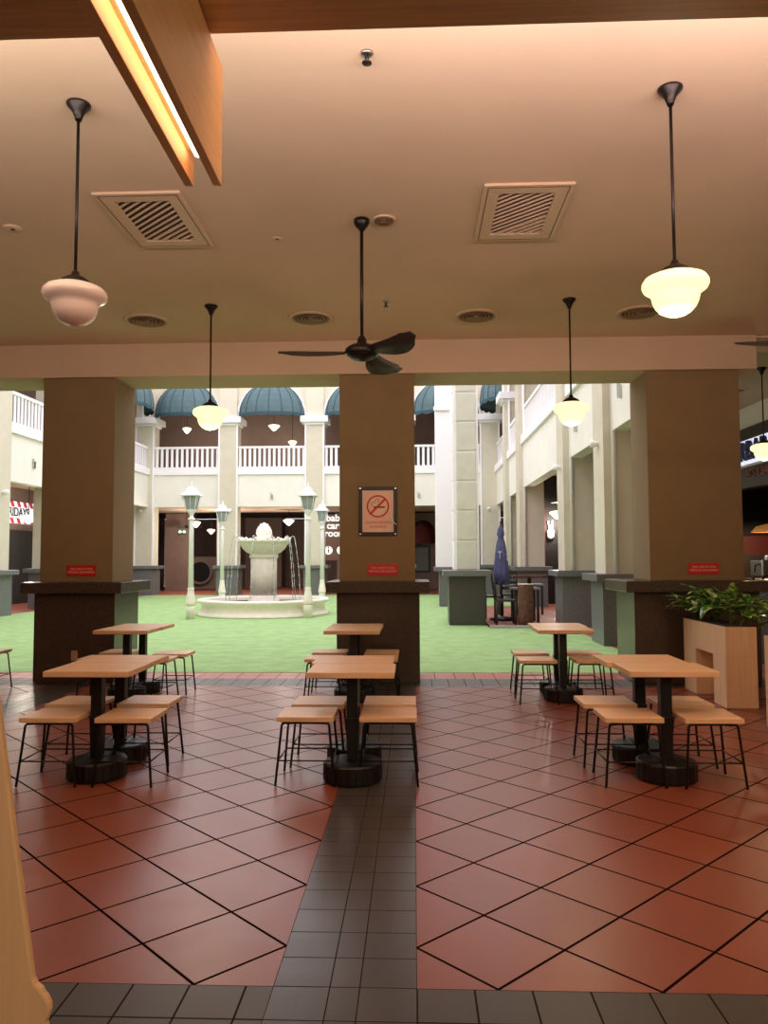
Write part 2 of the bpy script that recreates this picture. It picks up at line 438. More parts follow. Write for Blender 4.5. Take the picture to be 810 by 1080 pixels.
rel(MB().box(-14.9, 6.0, 36.5, 42.4, ZO+.02, ZF-.02).build('rear_floor_slab', 'dark', fb))
rel(MB().box(-14.9, 6.0, 36.3, 36.5, ZF, TOP).build('upper_wall', 'taupe', fb))
rel(MB().box(-14.9, 6.0, YF+.1, 36.5, TOP, TOP+.2).build('roof', 'taupe', fb))
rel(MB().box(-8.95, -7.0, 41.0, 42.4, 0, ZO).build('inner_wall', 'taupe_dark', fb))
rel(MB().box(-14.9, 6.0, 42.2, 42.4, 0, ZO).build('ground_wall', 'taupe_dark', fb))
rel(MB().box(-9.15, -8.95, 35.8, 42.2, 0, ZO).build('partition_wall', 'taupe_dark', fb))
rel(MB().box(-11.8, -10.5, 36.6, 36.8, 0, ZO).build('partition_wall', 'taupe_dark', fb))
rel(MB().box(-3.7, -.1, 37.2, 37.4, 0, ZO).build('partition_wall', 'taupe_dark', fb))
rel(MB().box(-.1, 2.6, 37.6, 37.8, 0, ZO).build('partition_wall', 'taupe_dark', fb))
# awnings in the upper arches
def awning(cx, label, at=None, rz=0):
    t = empty('awning', at or (cx, YF+.1, ZK+.12), rz, label, 'awning', 'domed awnings in the far arches')
    R = 1.375; D = .75; n = 16; k = 8; b = MB(); rows = []
    for j in range(k+1):
        el = (pi/2)*j/k; row = []
        for i in range(n+1):
            a = pi*i/n
            row.append(b.b.verts.new((-R*cos(a)*cos(el), -D*sin(a)*cos(el), R*.98*sin(el))))
        rows.append(row)
    for r0, r1 in zip(rows, rows[1:]):
        for i in range(n):
            try: f = b.b.faces.new((r0[i], r0[i+1], r1[i+1], r1[i])); f.smooth = False
            except Exception: pass
    bmesh.ops.remove_doubles(b.b, verts=b.b.verts, dist=.004)
    o = b.build('canopy', 'awning', t); sd = o.modifiers.new('thick', 'SOLIDIFY'); sd.thickness = .015
    b = MB(); top = []; bot = []
    q = 64
    for i in range(q+1):
        a = pi*i/q
        top.append(b.b.verts.new((-R*cos(a), -D*sin(a), 0)))
        bot.append(b.b.verts.new((-R*1.01*cos(a), -D*1.01*sin(a), -.10-.07*abs(sin(8*a)))))
    for i in range(q): b.b.faces.new((top[i], top[i+1], bot[i+1], bot[i]))
    o = b.build('valance', 'awning_trim', t); sd = o.modifiers.new('thick', 'SOLIDIFY'); sd.thickness = .01
    b = MB()
    for j in range(1, 8):
        a = pi*j/8
        b.tube([(-(R+.01)*cos(a)*cos(e), -(D+.01)*sin(a)*cos(e), (R*.98+.01)*sin(e)) for e in [pi/2*q/10 for q in range(10)]], .012, 5)
    b.build('rib', 'awning_trim', t)
for cx, lab in (( (pcs[0]+pcs[1])/2, 'teal domed awning behind the small lit pendant, above the left far railing'),
                ((pcs[1]+pcs[2])/2, 'teal domed awning in the far arch above the fountain'),
                ((pcs[2]+pcs[3])/2, 'teal domed awning cut off by the left side of the notice column'),
                ((pcs[3]+pcs[4])/2, 'teal domed awning between the notice column and the rusticated pillar')):
    awning(cx, lab)

# ---- right wing -----------------------------------------------------------
XR = 3.25
rw = empty('arcade_building', (XR+.4, 20, 0), 0, 'cream two storey wing with tall piers running along the right side of the courtyard', 'building')
bpy.context.view_layer.update()
ry = [13.8, 17.4, 24.5, 28.1]
def pier_x(cy, parent, face, sgn):
    """pier of a side wing. face = x of the side turned to the courtyard; sgn=+1 wing lies at larger x"""
    p, (x0, x1, y0, y1) = pier(face+sgn*.375, cy, parent)
    rel(p)
    yn = y0
    # white downpipe in the corner of pier and wall
    MB().tube([(face+sgn*.16, yn-.06, 1.22), (face+sgn*.16, yn-.06, 9.4)], .04, 10).build('downpipe', 'white', p)
    return p
for y in ry: pier_x(y, rw, XR, 1)
def side_bay(y0, y1, parent, x, sgn, opening=True):
    xa, xb = (x+.14, x+.42) if sgn > 0 else (x-.42, x-.14)
    rel(MB().box(xa, xb, y0, y1, ZO, ZF0).build('spandrel', 'cream', parent))
    rel(MB().box(xa-(.08 if sgn > 0 else 0), xb+(.08 if sgn < 0 else 0), y0, y1, ZF0, ZF).build('balcony_band', 'white', parent))
    rel(railing(y0, y1, x+sgn*.2, 'X', parent))
rb = [(10.16, ry[0]-.375), (ry[0]+.375, ry[1]-.375), (ry[1]+.375, ry[2]-.375), (ry[2]+.375, ry[3]-.375), (ry[3]+.375, 32.0)]
for a, b_ in rb: side_bay(a, b_, rw, XR, 1)
rel(MB().box(XR+.42, 6.0, 10.161, 32.0, ZC, ZF-.02).build('upper_floor_slab', 'soffit_in', rw))
rel(MB().box(5.6, 5.8, 10.16, 36, ZF, TOP).build('upper_wall', 'pier', rw))
rel(MB().box(XR+.1, 5.8, 10.16, 32.0, TOP, TOP+.2).build('roof', 'taupe', rw))
awning(0, 'teal domed awning on the right wing, a sliver right of the rusticated pillar', (XR+.1, 30.2, ZK+.12), -pi/2)
for o in arch_wall(ry[3]+.375, 32.0, XR+.1, XR+.35, 'X', rw, 'pier'): rel(o)
for a, b_ in rb[:-1]:   # small arches seen from below: straight lintel in the side wing
    rel(MB().box(XR+.1, XR+.42, a, b_, 8.4, TOP).build('lintel', 'cream', rw))
# ---- left wing --------------------------------------------------------------
XL = -10.96
lw = empty('arcade_building', (XL-.4, 20, 0), 0, 'cream two storey wing with railing at the far left, behind the left column', 'building')
bpy.context.view_layer.update()
ly = [12.8, 16.5, 20.33, 23.88, 27.5]
for y in ly: pier_x(y, lw, XL, -1)
lb = [(10.16, ly[0]-.375)] + [(ly[i]+.375, ly[i+1]-.375) for i in range(4)] + [(ly[4]+.375, 32.0)]
for a, b_ in lb:
    side_bay(a, b_, lw, XL, -1)
    if a < 27: rel(MB().box(XL-.42, XL-.1, a, b_, 8.4, TOP).build('lintel', 'cream', lw))
for o in arch_wall(ly[4]+.375, 32.0, XL-.35, XL-.1, 'X', lw, 'pier'): rel(o)
awning(0, 'teal domed awning on the left wing, just right of the left column', (XL-.1, 29.94, ZK+.12), pi/2)
rel(MB().box(-13.6, XL-.42, 10.16, 32.0, ZO+.3, ZF-.02).build('upper_floor_slab', 'soffit_in', lw))
rel(MB().box(-13.8, -13.6, 10.16, 42, 0, TOP).build('shop_wall', 'taupe_dark', lw))
rel(MB().box(-13.6, XL-.1, 10.16, 32.0, TOP, TOP+.2).build('roof', 'taupe', lw))

# ---- porch with two pillars on the right --------------------------------------
struct(MB().box(1.6, 3.18, 16.85, 23.6, 0.004, .05).build('floor_porch', 'tile_court'))
struct(MB().box(1.6, 3.18, 16.7, 16.85, 0.004, .055).build('trim_porch_curb', 'curb'))
rp = empty('pillar', (1.175, 17.85, 0), 0, 'white pillar of stacked rusticated panels on a dark granite plinth in the courtyard', 'pillar')
bpy.context.view_layer.update()
rel(MB().box(.77, 1.58, 17.45, 18.3, 0.006, 1.085).build('plinth', 'granite_dark', rp, .01))
rel(MB().box(.64, 1.72, 17.32, 18.42, 1.086, 1.219).build('ledge', 'granite_grey', rp, .01))
rel(MB().box(.90, 1.46, 17.58, 18.1, 1.22, TOP).build('shaft', 'white', rp))
for k in range(12):
    z0 = 1.235+k*.672
    rel(MB().box(.955, 1.405, 17.55, 17.62, z0, z0+.635).build('panel', 'rustic', rp, .015))
    rel(MB().box(.875, .93, 17.65, 18.03, z0, z0+.635).build('panel', 'white', rp, .015))
rp2 = empty('pillar', (1.15, 24.6, 0), 0, 'plain white pillar on a grey plinth half hidden behind the rusticated pillar', 'pillar')
bpy.context.view_layer.update()
rel(MB().box(.77, 1.6, 24.15, 25.0, 0.006, 1.085).build('plinth', 'granite_grey', rp2, .01))
rel(MB().box(.62, 1.75, 24.0, 25.15, 1.086, 1.219).build('ledge', 'granite_grey', rp2, .01))
rel(MB().box(.68, 1.6, 24.2, 25.0, 1.22, TOP).build('shaft', 'white', rp2))
rel(MB().box(.62, 1.1, 24.12, 24.2, 6.1, 6.22).build('moulding', 'white', rp2))

# ============================================================ FURNITURE
def make_table():
    t = empty('cafe_table')
    MB().box(-.29, .29, -.224, .224, .712, .75).build('tabletop', 'wood_top', t, .004, 2)
    MB().box(-.16, .16, -.12, .12, .700, .711).build('mounting_plate', 'black', t)
    # square post with tapered sleeve
    p = MB().box(-.038, .038, -.038, .038, .40, .699)
    p.build('post', 'black_base', t, .004)
    b = MB(); z0, z1, r0, r1 = .135, .42, .035, .044
    v = [b.b.verts.new(q) for q in ((-r0,-r0,z0),(r0,-r0,z0),(r0,r0,z0),(-r0,r0,z0),(-r1,-r1,z1),(r1,-r1,z1),(r1,r1,z1),(-r1,r1,z1))]
    for f in ((0,3,2,1),(4,5,6,7),(0,1,5,4),(1,2,6,5),(2,3,7,6),(3,0,4,7)): b.b.faces.new([v[i] for i in f])
    b.build('post_sleeve', 'black_base', t, .004)
    b = MB().lathe([(.185, 0), (.20, .008), (.20, .118), (.19, .13), (.07, .134), (.0, .134)], 16, smooth=False)
    for i in range(16):
        a = 2*pi*(i+.5)/16
        b.tube([(.196*cos(a), .196*sin(a), .01), (.196*cos(a), .196*sin(a), .118)], .006, 5)
    b.build('base', 'black_base', t, .003)
    return t
def make_stool():
    t = empty('stool')
    MB().box(-.19, .19, -.18, .18, .418, .45).build('seat', 'wood_top', t, .0035, 2)
    hx, hy, sp = .155, .15, .04
    zt = .407
    for sy in (-1, 1):
        for sx in (-1, 1):
            # leg: short run under the seat, rounded corner, splayed drop
            top = (sx*(hx-.05), sy*hy, zt); pts = [top, (sx*(hx-.018), sy*hy, zt)]
            for q in (25, 55, 80):
                a = radians(q); pts.append((sx*(hx-.018+.022*sin(a)), sy*hy, zt-.022*(1-cos(a))))
            pts.append((sx*(hx+sp), sy*(hy+sp*.8), .003))
            MB().tube(pts, .0085, 8).build('leg', 'black', t)
        MB().tube([(-hx+.05, sy*hy, zt), (hx-.05, sy*hy, zt)], .008, 6).build('seat_rail', 'black', t)
    f = 1-.162/.4; ex, ey = hx+sp*f, hy+sp*.8*f
    for a, b_ in (((-ex,-ey),(ex,-ey)), ((-ex,ey),(ex,ey)), ((-ex,-ey),(-ex,ey)), ((ex,-ey),(ex,ey))):
        MB().tube([(a[0], a[1], .165), (b_[0], b_[1], .165)], .0055, 6).build('stretcher', 'black', t)
    return t
tab = make_table(); stl = make_stool(); used = {'t': False, 's': False}
def table(x, y, label, rz=0):
    o = tab if not used['t'] else copy_tree(tab)
    used['t'] = True
    return put(o, (x, y, 0.001), rz, label, 'table', 'square beech topped cafe tables')
def stool(x0, x1, y0, label, rz=0):
    o = stl if not used['s'] else copy_tree(stl)
    used['s'] = True
    return put(o, ((x0+x1)/2, y0+.18, 0.001), rz, label, 'stool', 'beech seated cafe stools')
# near left group
table(-2.20, 5.40, 'front cafe table of the near left pair, beside the left edge stools')
table(-2.21, 5.855, 'rear cafe table of the near left pair, pushed against the front one')
stool(-2.63, -2.25, 5.14, 'stool at the front left of the near left tables, closest to the picture edge', .02)
stool(-2.68, -2.30, 5.62, 'stool at the rear left of the near left tables', -.03)
stool(-2.12, -1.74, 5.14, 'stool at the front right of the near left tables', .01)
stool(-2.17, -1.79, 5.66, 'stool at the rear right of the near left tables')
# near centre group
table(-.426, 5.37, 'front cafe table of the near centre pair, on the dark tile strip')
table(-.45, 5.825, 'rear cafe table of the near centre pair, seen edge on behind the front one')
stool(-.92, -.54, 5.20, 'stool at the front left of the near centre tables')
stool(-.89, -.51, 5.65, 'stool at the rear left of the near centre tables')
stool(-.37, .01, 5.20, 'stool at the front right of the near centre tables, over the dark strip')
stool(-.375, .005, 5.66, 'stool at the rear right of the near centre tables')
# near right group
table(1.70, 5.45, 'front cafe table of the near right pair, in front of the wooden planter')
table(1.655, 5.905, 'rear cafe table of the near right pair, shifted left of the front one')
stool(1.24, 1.62, 5.21, 'stool at the front left of the near right tables')
stool(1.205, 1.585, 5.70, 'stool at the rear left of the near right tables')
stool(1.75, 2.13, 5.20, 'stool at the front right of the near right tables')
stool(1.75, 2.12, 5.69, 'stool at the rear right of the near right tables')
# back left group
table(-3.09, 8.34, 'front cafe table of the back left pair, before the left column')
table(-3.08, 8.80, 'rear cafe table of the back left pair, its post seen against the turf')
stool(-3.56, -3.18, 8.16, 'stool at the front left of the back left tables')
stool(-3.55, -3.17, 8.70, 'stool at the rear left of the back left tables, before the column')
stool(-2.95, -2.57, 8.10, 'stool at the front right of the back left tables, mostly behind a tabletop')
stool(-2.90, -2.52, 8.58, 'stool at the rear right of the back left tables, seen against the turf')
# back centre group
table(-.655, 8.31, 'front cafe table of the back centre pair, before the notice column')
table(-.65, 8.77, 'rear cafe table of the back centre pair, nearest the notice column')
stool(-1.155, -.775, 8.16, 'stool at the front left of the back centre tables')
stool(-1.145, -.765, 8.72, 'stool at the rear left of the back centre tables')
stool(-.56, -.18, 8.17, 'stool at the front right of the back centre tables')
stool(-.56, -.18, 8.70, 'stool at the rear right of the back centre tables, beside the plinth')
# back right group
table(1.56, 8.37, 'front cafe table of the back right pair, seen against the turf')
table(1.585, 8.83, 'rear cafe table of the back right pair')
stool(1.07, 1.45, 8.07, 'stool at the front left of the back right tables')
stool(1.09, 1.47, 8.66, 'stool at the rear left of the back right tables')
stool(1.64, 2.02, 8.08, 'stool at the front right of the back right tables')
stool(1.66, 2.04, 8.66, 'stool at the rear right of the back right tables')
stool(-5.12, -4.74, 8.72, 'lone stool cut off by the left edge, left of the left column')

# ---- timber planters -------------------------------------------------------------
def planter(x0, y0, y1, label):
    x1 = x0+.31; zt = .80
    t = empty('planter', ((x0+x1)/2, (y0+y1)/2, 0), 0, label, 'planter', 'beech planters in a row')
    cy = (y0+y1)/2; h = (y1-y0)/2; q = h*.58
    hy0, hy1 = -h+.33*(2*h)/1.2, -h+.83*(2*h)/1.2
    body = MB().prism([(-h, 0.002), (hy0, 0.002), (hy0, .5), (hy1, .5), (hy1, 0.002), (h, 0.002), (h, zt), (-h, zt)], -.155, .155, 'X').build('body', 'wood_panel', t, .003)
    # joints between veneer panels
    b = MB().box(-.156, .156, -h-.0008, -h+.0003, .504, .507).box(-.1562, -.1548, -h, hy0, .5, .503).box(-.1562, -.1548, hy1, h, .5, .503)
    b.build('panel_joint', 'vent', body)
    MB().box(-.135, .135, -h+.02, h-.02, zt+.001, zt+.006).build('soil', 'soil', t)
    return t
planter(3.08, 7.93, 9.13, 'beech veneer planter with a square cut-out, standing before the wide right column')
planter(3.11, 5.93, 7.13, 'beech veneer planter cut off by the right edge of the picture')
def leaf(b, base, dirv, L, W, droop):
    d = Vector(dirv).normalized(); side = d.cross(Vector((0, 0, 1))).normalized()
    if side.length < .1: side = Vector((1, 0, 0))
    nrm = side.cross(d); n = 6; prev = None
    for i in range(n+1):
        s = i/n
        c = Vector(base) + d*L*s - Vector((0, 0, 1))*droop*L*s*s
        wv = W*math.sin(pi*min(1, s*.93+.04))**.8*(1-.25*s)
        row = [b.b.verts.new(c - side*wv + nrm*wv*.35), b.b.verts.new(c), b.b.verts.new(c + side*wv + nrm*wv*.35)]
        if prev:
            for k in range(2):
                f = b.b.faces.new((prev[k], prev[k+1], row[k+1], row[k])); f.smooth = True
        prev = row
def plant(x, y, z, label, nl=16, size=1.0, lean=(0, 0)):
    t = empty('leafy_plant', (x, y, z), 0, label, 'plant', 'variegated leafy plants in the planters')
    sb, lb_ = MB(), MB()
    for i in range(nl):
        a = random.uniform(0, 2*pi); h = random.uniform(.08, .28)*size; el = random.uniform(.1, 1.1)
        d0 = Vector((cos(a)*.35+lean[0], sin(a)*.35+lean[1], 1)).normalized()
        tip = d0*h
        sb.tube([(cos(a)*.01, sin(a)*.01, 0), tuple(d0*h*.5), tuple(tip)], .004, 5)
        dv = (cos(a)+lean[0], sin(a)+lean[1], el)
        leaf(lb_, tip, dv, random.uniform(.19, .29)*size, random.uniform(.036, .056)*size, random.uniform(.1, .6))
    sb.build('stem', 'trunk', t)
    o = lb_.build('foliage', 'leaf', t); sd = o.modifiers.new('thick', 'SOLIDIFY'); sd.thickness = .0015
    return t
plant(3.20, 8.96, .806, 'plant at the far end of the planter, its leaves drooping over the left side', 26, 1.0, (-.5, 0))
plant(3.25, 8.69, .806, 'plant second from the far end of the planter, pale green leaves', 26, 1.1)
plant(3.21, 8.47, .806, 'bushy plant in the middle of the planter, yellow flecked leaves', 28, 1.1)
plant(3.26, 8.23, .806, 'plant second from the near end of the planter, glossy upright leaves', 26, 1.05, (.3, 0))
plant(3.28, 8.03, .806, 'plant at the near end of the planter, leaves reaching to the right', 24, 1.0, (.7, -.1))
plant(3.25, 6.98, .806, 'plant in the right edge planter, only a few leaf tips in view', 16, 1.0, (-.1, .2))

# ============================================================ CEILING FIXTURES
def make_pendant(lit):
    t = empty('pendant_lamp')
    MB().lathe([(.07, ZC-.001), (.068, ZC-.012), (.035, ZC-.05), (.022, ZC-.085), (.018, ZC-.1)], 24).build('ceiling_rose', 'bronze', t)
    MB().tube([(0, 0, ZC-.09), (0, 0, 3.14)], .0095, 8).build('rod', 'bronze', t)
    MB().lathe([(.012, 3.172), (.02, 3.162), (.026, 3.142), (.05, 3.132), (.082, 3.110), (.088, 3.094), (.088, 3.082), (.0, 3.082)], 28).build('gallery', 'bronze', t)
    MB().lathe([(.075, 3.089), (.125, 3.08), (.165, 3.062), (.179, 3.04), (.18, 3.02), (.17, 3.0), (.148, 2.985), (.134, 2.972), (.129, 2.955), (.124, 2.93), (.11, 2.9), (.085, 2.873), (.05, 2.855), (.02, 2.848), (0, 2.847)], 40).build('glass_shade', 'shade_on' if lit else 'shade_off', t)
    if lit:
        d = bpy.data.lights.new('bulb', 'POINT'); d.energy = 5; d.color = (1, .82, .5); d.shadow_soft_size = .05
        o = bpy.data.objects.new('bulb', d); o.location = (0, 0, 2.79); o.parent = t; C.objects.link(o)
    return t
pn = make_pendant(True)
put(pn, (1.475, 4.36, 0), 0, 'large lit pendant lamp hanging near the top right', 'pendant lamp', 'opal glass pendant lamps')
p2 = copy_tree(pn); put(p2, (-2.13, 8.02, 0), 0, 'small lit pendant lamp in front of the left far arches', 'pendant lamp', 'opal glass pendant lamps')
p3 = copy_tree(pn); put(p3, (1.62, 8.0, 0), 0, 'small lit pendant lamp between the fan and the right column', 'pendant lamp', 'opal glass pendant lamps')
p4 = copy_tree(pn); put(p4, (4.93, 11.1, 0), 0, 'lit pendant lamp in the right arcade, glowing before the backlit letters', 'pendant lamp', 'opal glass pendant lamps')
M['white'] = M['white']
po = make_pendant(False); put(po, (-1.955, 4.36, 0), 0, 'unlit pinkish pendant lamp hanging near the top left', 'pendant lamp', 'opal glass pendant lamps')
def make_fan(ang):
    t = empty('ceiling_fan')
    MB().lathe([(.062, ZC-.001), (.062, ZC-.03), (.045, ZC-.06), (.02, ZC-.09)], 24).build('ceiling_cup', 'bronze', t)
    MB().tube([(0, 0, ZC-.08), (0, 0, 3.21)], .014, 10).build('rod', 'bronze', t)
    MB().lathe([(.018, 3.24), (.035, 3.21), (.04, 3.17), (.10, 3.155), (.13, 3.13), (.135, 3.10), (.125, 3.08), (.085, 3.055), (.03, 3.04), (0, 3.038)], 32).build('motor_housing', 'bronze', t)
    for k in range(3):
        a = ang[k]; b = MB(); n = 10; top = []; bot = []
        for i in range(n+1):
            s = i/n; r = .13+.52*s
            wd = (.036+.05*sin(pi*min(1, s))**.7)*(1 if s < .9 else .75)
            sw = .05*sin(pi*s)                       # swept plan
            tilt = .75
            for sgn, lst in ((-1, top), (1, bot)):
                u = sw+sgn*wd
                x = r*cos(a)-u*sin(a); y = r*sin(a)+u*cos(a); z = 3.105-u*tilt*.6
                lst.append(b.b.verts.new((x, y, z)))
        for i in range(n):
            f = b.b.faces.new((top[i], top[i+1], bot[i+1], bot[i])); f.smooth = True
        o = b.build('blade', 'wood_dark', t); sd = o.modifiers.new('thick', 'SOLIDIFY'); sd.thickness = .008
    return t
f1 = make_fan([radians(185), radians(-52), radians(64)])
put(f1, (-.40, 6.0, 0.0), 0, 'dark three bladed ceiling fan hanging in the middle of the hall', 'fan')
f2 = make_fan([radians(178), radians(-62), radians(58)])
put(f2, (3.07, 5.85, 0), 0, 'dark ceiling fan beyond the right edge, only a blade tip showing', 'fan')
def vent(cx, label):
    y0, y1 = 5.44, 6.42; yc = (y0+y1)/2; hx, hy = .325, (y1-y0)/2
    t = empty('ceiling_vent', (cx, yc, ZC), 0, label, 'air vent', 'rectangular ceiling vents')
    b = MB()
    for a in ((-hx, hx, -hy, -hy+.13), (-hx, hx, hy-.13, hy), (-hx, -hx+.12, -hy+.13, hy-.13), (hx-.12, hx, -hy+.13, hy-.13)):
        b.box(a[0], a[1], a[2], a[3], -.022, -.001)
    b.build('frame', 'vent', t, .004)
    b = MB()
    for a in ((-hx+.03, hx-.03, -hy+.03, -hy+.036), (-hx+.03, hx-.03, hy-.036, hy-.03), (-hx+.03, -hx+.036, -hy+.03, hy-.03), (hx-.036, hx-.03, -hy+.03, hy-.03)):
        b.box(a[0], a[1], a[2], a[3], -.0235, -.0225)
    b.build('frame_groove', 'vent_dark', t)
    gx, gy = hx-.12, hy-.13
    MB().box(-gx, gx, -gy, gy, -.004, -.0015).build('backing', 'vent_dark', t)
    b = MB(); n = 9
    # diagonal louvres clipped to the opening
    for i in range(-n, n+1):
        c0 = i*.072
        # line y = -x*0.9 + c0 direction (1,-.9)
        pts = []
        k = -.9
        for x in (-gx, gx):
            y = k*x+c0
            if -gy <= y <= gy: pts.append((x, y))
        for y in (-gy, gy):
            x = (y-c0)/k
            if -gx < x < gx: pts.append((x, y))
        if len(pts) >= 2:
            p, q = Vector((*pts[0], -.012)), Vector((*pts[1], -.012))
            d = (q-p)
            if d.length < .03: continue
            d.normalize(); s = Vector((-d.y, d.x, 0))*.0085; z = Vector((0, 0, .008))
            vs = [b.b.verts.new(v) for v in (p-s-z, p+s-z*.2, q+s-z*.2, q-s-z, p-s+z, p+s+z, q+s+z, q-s+z)]
            for f in ((0,3,2,1),(4,5,6,7),(0,1,5,4),(1,2,6,5),(2,3,7,6),(3,0,4,7)): b.b.faces.new([vs[j] for j in f])
    b.build('louvre', 'vent', t)
vent(-2.01, 'rectangular ceiling vent with diagonal louvres, left of the fan')
vent(.84, 'rectangular ceiling vent with diagonal louvres, right of the fan')
def diffuser(x, y, r, label, group='round ceiling diffusers'):
    t = empty('ceiling_diffuser', (x, y, ZC), 0, label, 'air diffuser', group)
    MB().lathe([(r, -.001), (r, -.012), (r*.84, -.02), (r*.82, -.004)], 32).build('rim', 'vent', t)
    MB().lathe([(r*.82, -.0015), (0, -.0015)], 32).build('backing', 'diff_dark', t)
    b = MB()
    for k in (.78, .62, .46, .30):
        b.lathe([(r*k, -.004), (r*k+.004, -.02), (r*(k-.08), -.012), (r*(k-.08), -.004)], 28)
    b.lathe([(r*.14, -.002), (r*.14, -.016), (0, -.018)], 20)
    b.build('cone', 'diffuser', t)
for x, y, l in ((-2.98, 8.48, 'round ceiling diffuser at the far left, above the left column'), (-1.13, 8.48, 'round ceiling diffuser left of the fan rod'), (.70, 8.5, 'round ceiling diffuser right of the fan'), (2.47, 8.47, 'round ceiling diffuser at the right, above the right column')):
    diffuser(x, y, .25, l)
diffuser(-.223, 6.0, .095, 'small brown round ceiling speaker beside the fan cup', 'small ceiling speaker')
diffuser(5.1, 12.6, .25, 'round ceiling diffuser in the right arcade past the wide column', 'arcade diffuser')
def disc(name, x, y, r, h, mt, label, cat):
    t = empty(name, (x, y, ZC), 0, label, cat)
    MB().lathe([(r, -.001), (r, -h*.5), (r*.7, -h), (0, -h)], 24).build('housing', mt, t)
    MB().lathe([(r*.25, -h-.0005), (r*.2, -h-.004), (0, -h-.004)], 14).build('sensor', 'diff_dark', t)
disc('smoke_detector', -3.22, 6.02, .075, .012, 'ceiling', 'flat round smoke detector on the ceiling at the far left', 'detector')
disc('blanking_disc', -1.13, 6.33, .045, .006, 'ceiling', 'tiny pale round cap on the ceiling left of the fan', 'cap')
disc('blanking_disc', 2.3, 2.9, .05, .006, 'ceiling', 'faint round cap on the ceiling at the top right', 'cap')
def sprinkler(x, y, label):
    t = empty('sprinkler', (x, y, ZC), 0, label, 'sprinkler', 'ceiling sprinklers')
    MB().lathe([(.036, -.001), (.03, -.012), (.014, -.016)], 18).build('escutcheon', 'steel', t)
    MB().lathe([(.012, -.014), (.012, -.03), (.006, -.05)], 12).build('body', 'black', t)
    MB().lathe([(.006, -.05), (.026, -.053), (.026, -.057), (0, -.06)], 16).build('deflector', 'black', t)
sprinkler(-.235, 3.97, 'sprinkler head on the ceiling near the top centre')
sprinkler(-.28, 7.97, 'small sprinkler head on the ceiling behind the fan')

# ---- timber strip lamp at the top left --------------------------------------------
tl = empty('strip_lamp', (-.785, 1.5, 3.366), 0, 'timber strip lamp of two hanging boards with a glowing tube between them', 'lamp')
bpy.context.view_layer.update()
rel(MB().box(-.855, -.822, .2, 2.83, 2.90, 3.36).build('side_board', 'wood_lamp', tl, .002))
rel(MB().box(-.747, -.716, .2, 2.83, 2.90, 3.36).build('side_board', 'wood_lamp', tl, .002))
rel(MB().box(-.821, -.748, .2, 2.74, 2.99, 3.36).build('channel', 'wood_sof', tl))
rel(MB().tube([(-.78, .25, 2.974), (-.78, 2.73, 2.974)], .0155, 14).build('light_tube', 'led', tl))

for c_ in kids(tl): pass
pv = Matrix.Translation(Vector((-.716, 2.83, 0))) @ Matrix.Rotation(radians(1.1), 4, 'Z') @ Matrix.Translation(Vector((.716, -2.83, 0)))
tl.matrix_basis = pv @ tl.matrix_basis

# ---- timber panel at the lower left -------------------------------------------------
def edge_x(z): return -.560-(z-.886)*.157
prof = [(-1.3, 0), (-.60, 0), (-.578, .35), (-.565, .62), (-.556, .76), (-.549, .79), (-.541, .805), (-.538, .818), (-.540, .827), (-.537, .834),
        (-.534, .845), (-.535, .853), (-.540, .863), (-.545, .868), (-.548, .874), (-.556, .880)]
prof += [(edge_x(.888), .888), (edge_x(1.47), 1.47), (-1.3, 1.47)]
fp = MB().prism(prof, 1.155, 1.168).build('display_board', wood('pale_board', (240, 186, 134), .55, 'Z', .98), None, .004)
tag(fp, 'orange lit timber board with a scalloped edge standing at the lower left corner', 'board')

# ============================================================ SIGNS ON COLUMNS
yc = DP+.05
def red_sign(x, label):
    t = empty('red_sign', (x, yc-.004, 1.36), 0, label, 'sign', 'red warning plates on the columns')
    MB().box(-.185, .185, -.006, .003, -.07, .07).build('plate', 'red_sign', t, .012, 3)
    text('lettering', 'TAKE CARE OF YOUR\nPERSONAL BELONGINGS', .036, 'sign_txt', t, (0, -.0075, 0), ext=.001, spacing=1.1, sx=.82)
red_sign(-4.095, 'red warning plate with pale text on the left column')
red_sign(-.385, 'red warning plate with pale text on the centre column below the no smoking notice')
red_sign(3.45, 'red warning plate with pale text on the wide right column')
ns = empty('no_smoking_notice', (-.44, yc-.004, 2.07), 0, 'framed no smoking notice with red circle on the centre column', 'notice')
W2, H2 = .235, .30
b = MB().box(-W2, W2, -.014, .002, H2-.045, H2).box(-W2, W2, -.014, .002, -H2, -H2+.045).box(-W2, -W2+.045, -.014, .002, -H2+.045, H2-.045).box(W2-.045, W2, -.014, .002, -H2+.045, H2-.045)
b.build('frame', 'black', ns, .003)
b = MB()
for sx in (-1, 1):
    for sz in (-1, 1):
        b.tube([(sx*(W2-.022), -.013, sz*(H2-.022)), (sx*(W2-.022), -.019, sz*(H2-.022))], .011, 12)
b.build('screw', 'steel', ns)
MB().box(-W2+.04, W2-.04, -.006, .001, -H2+.04, H2-.04).build('poster', 'paper', ns)
b = MB(); R1, R2 = .137, .118; cz = .06; n = 40
for i in range(n):
    a0, a1 = 2*pi*i/n, 2*pi*(i+1)/n
    b.prism([(R2*cos(a0), cz+R2*sin(a0)), (R1*cos(a0), cz+R1*sin(a0)), (R1*cos(a1), cz+R1*sin(a1)), (R2*cos(a1), cz+R2*sin(a1))], -.009, -.0065)
q = .009; c45 = cos(pi/4)
b.prism([(-R2*c45-q, cz-R2*c45+q), (-R2*c45+q, cz-R2*c45-q), (R2*c45+q, cz+R2*c45-q), (R2*c45-q, cz+R2*c45+q)], -.0095, -.0085)
b.build('prohibition_ring', 'redink', ns)
b = MB().box(-.055, .085, -.0082, -.0066, cz-.02, cz-.002)
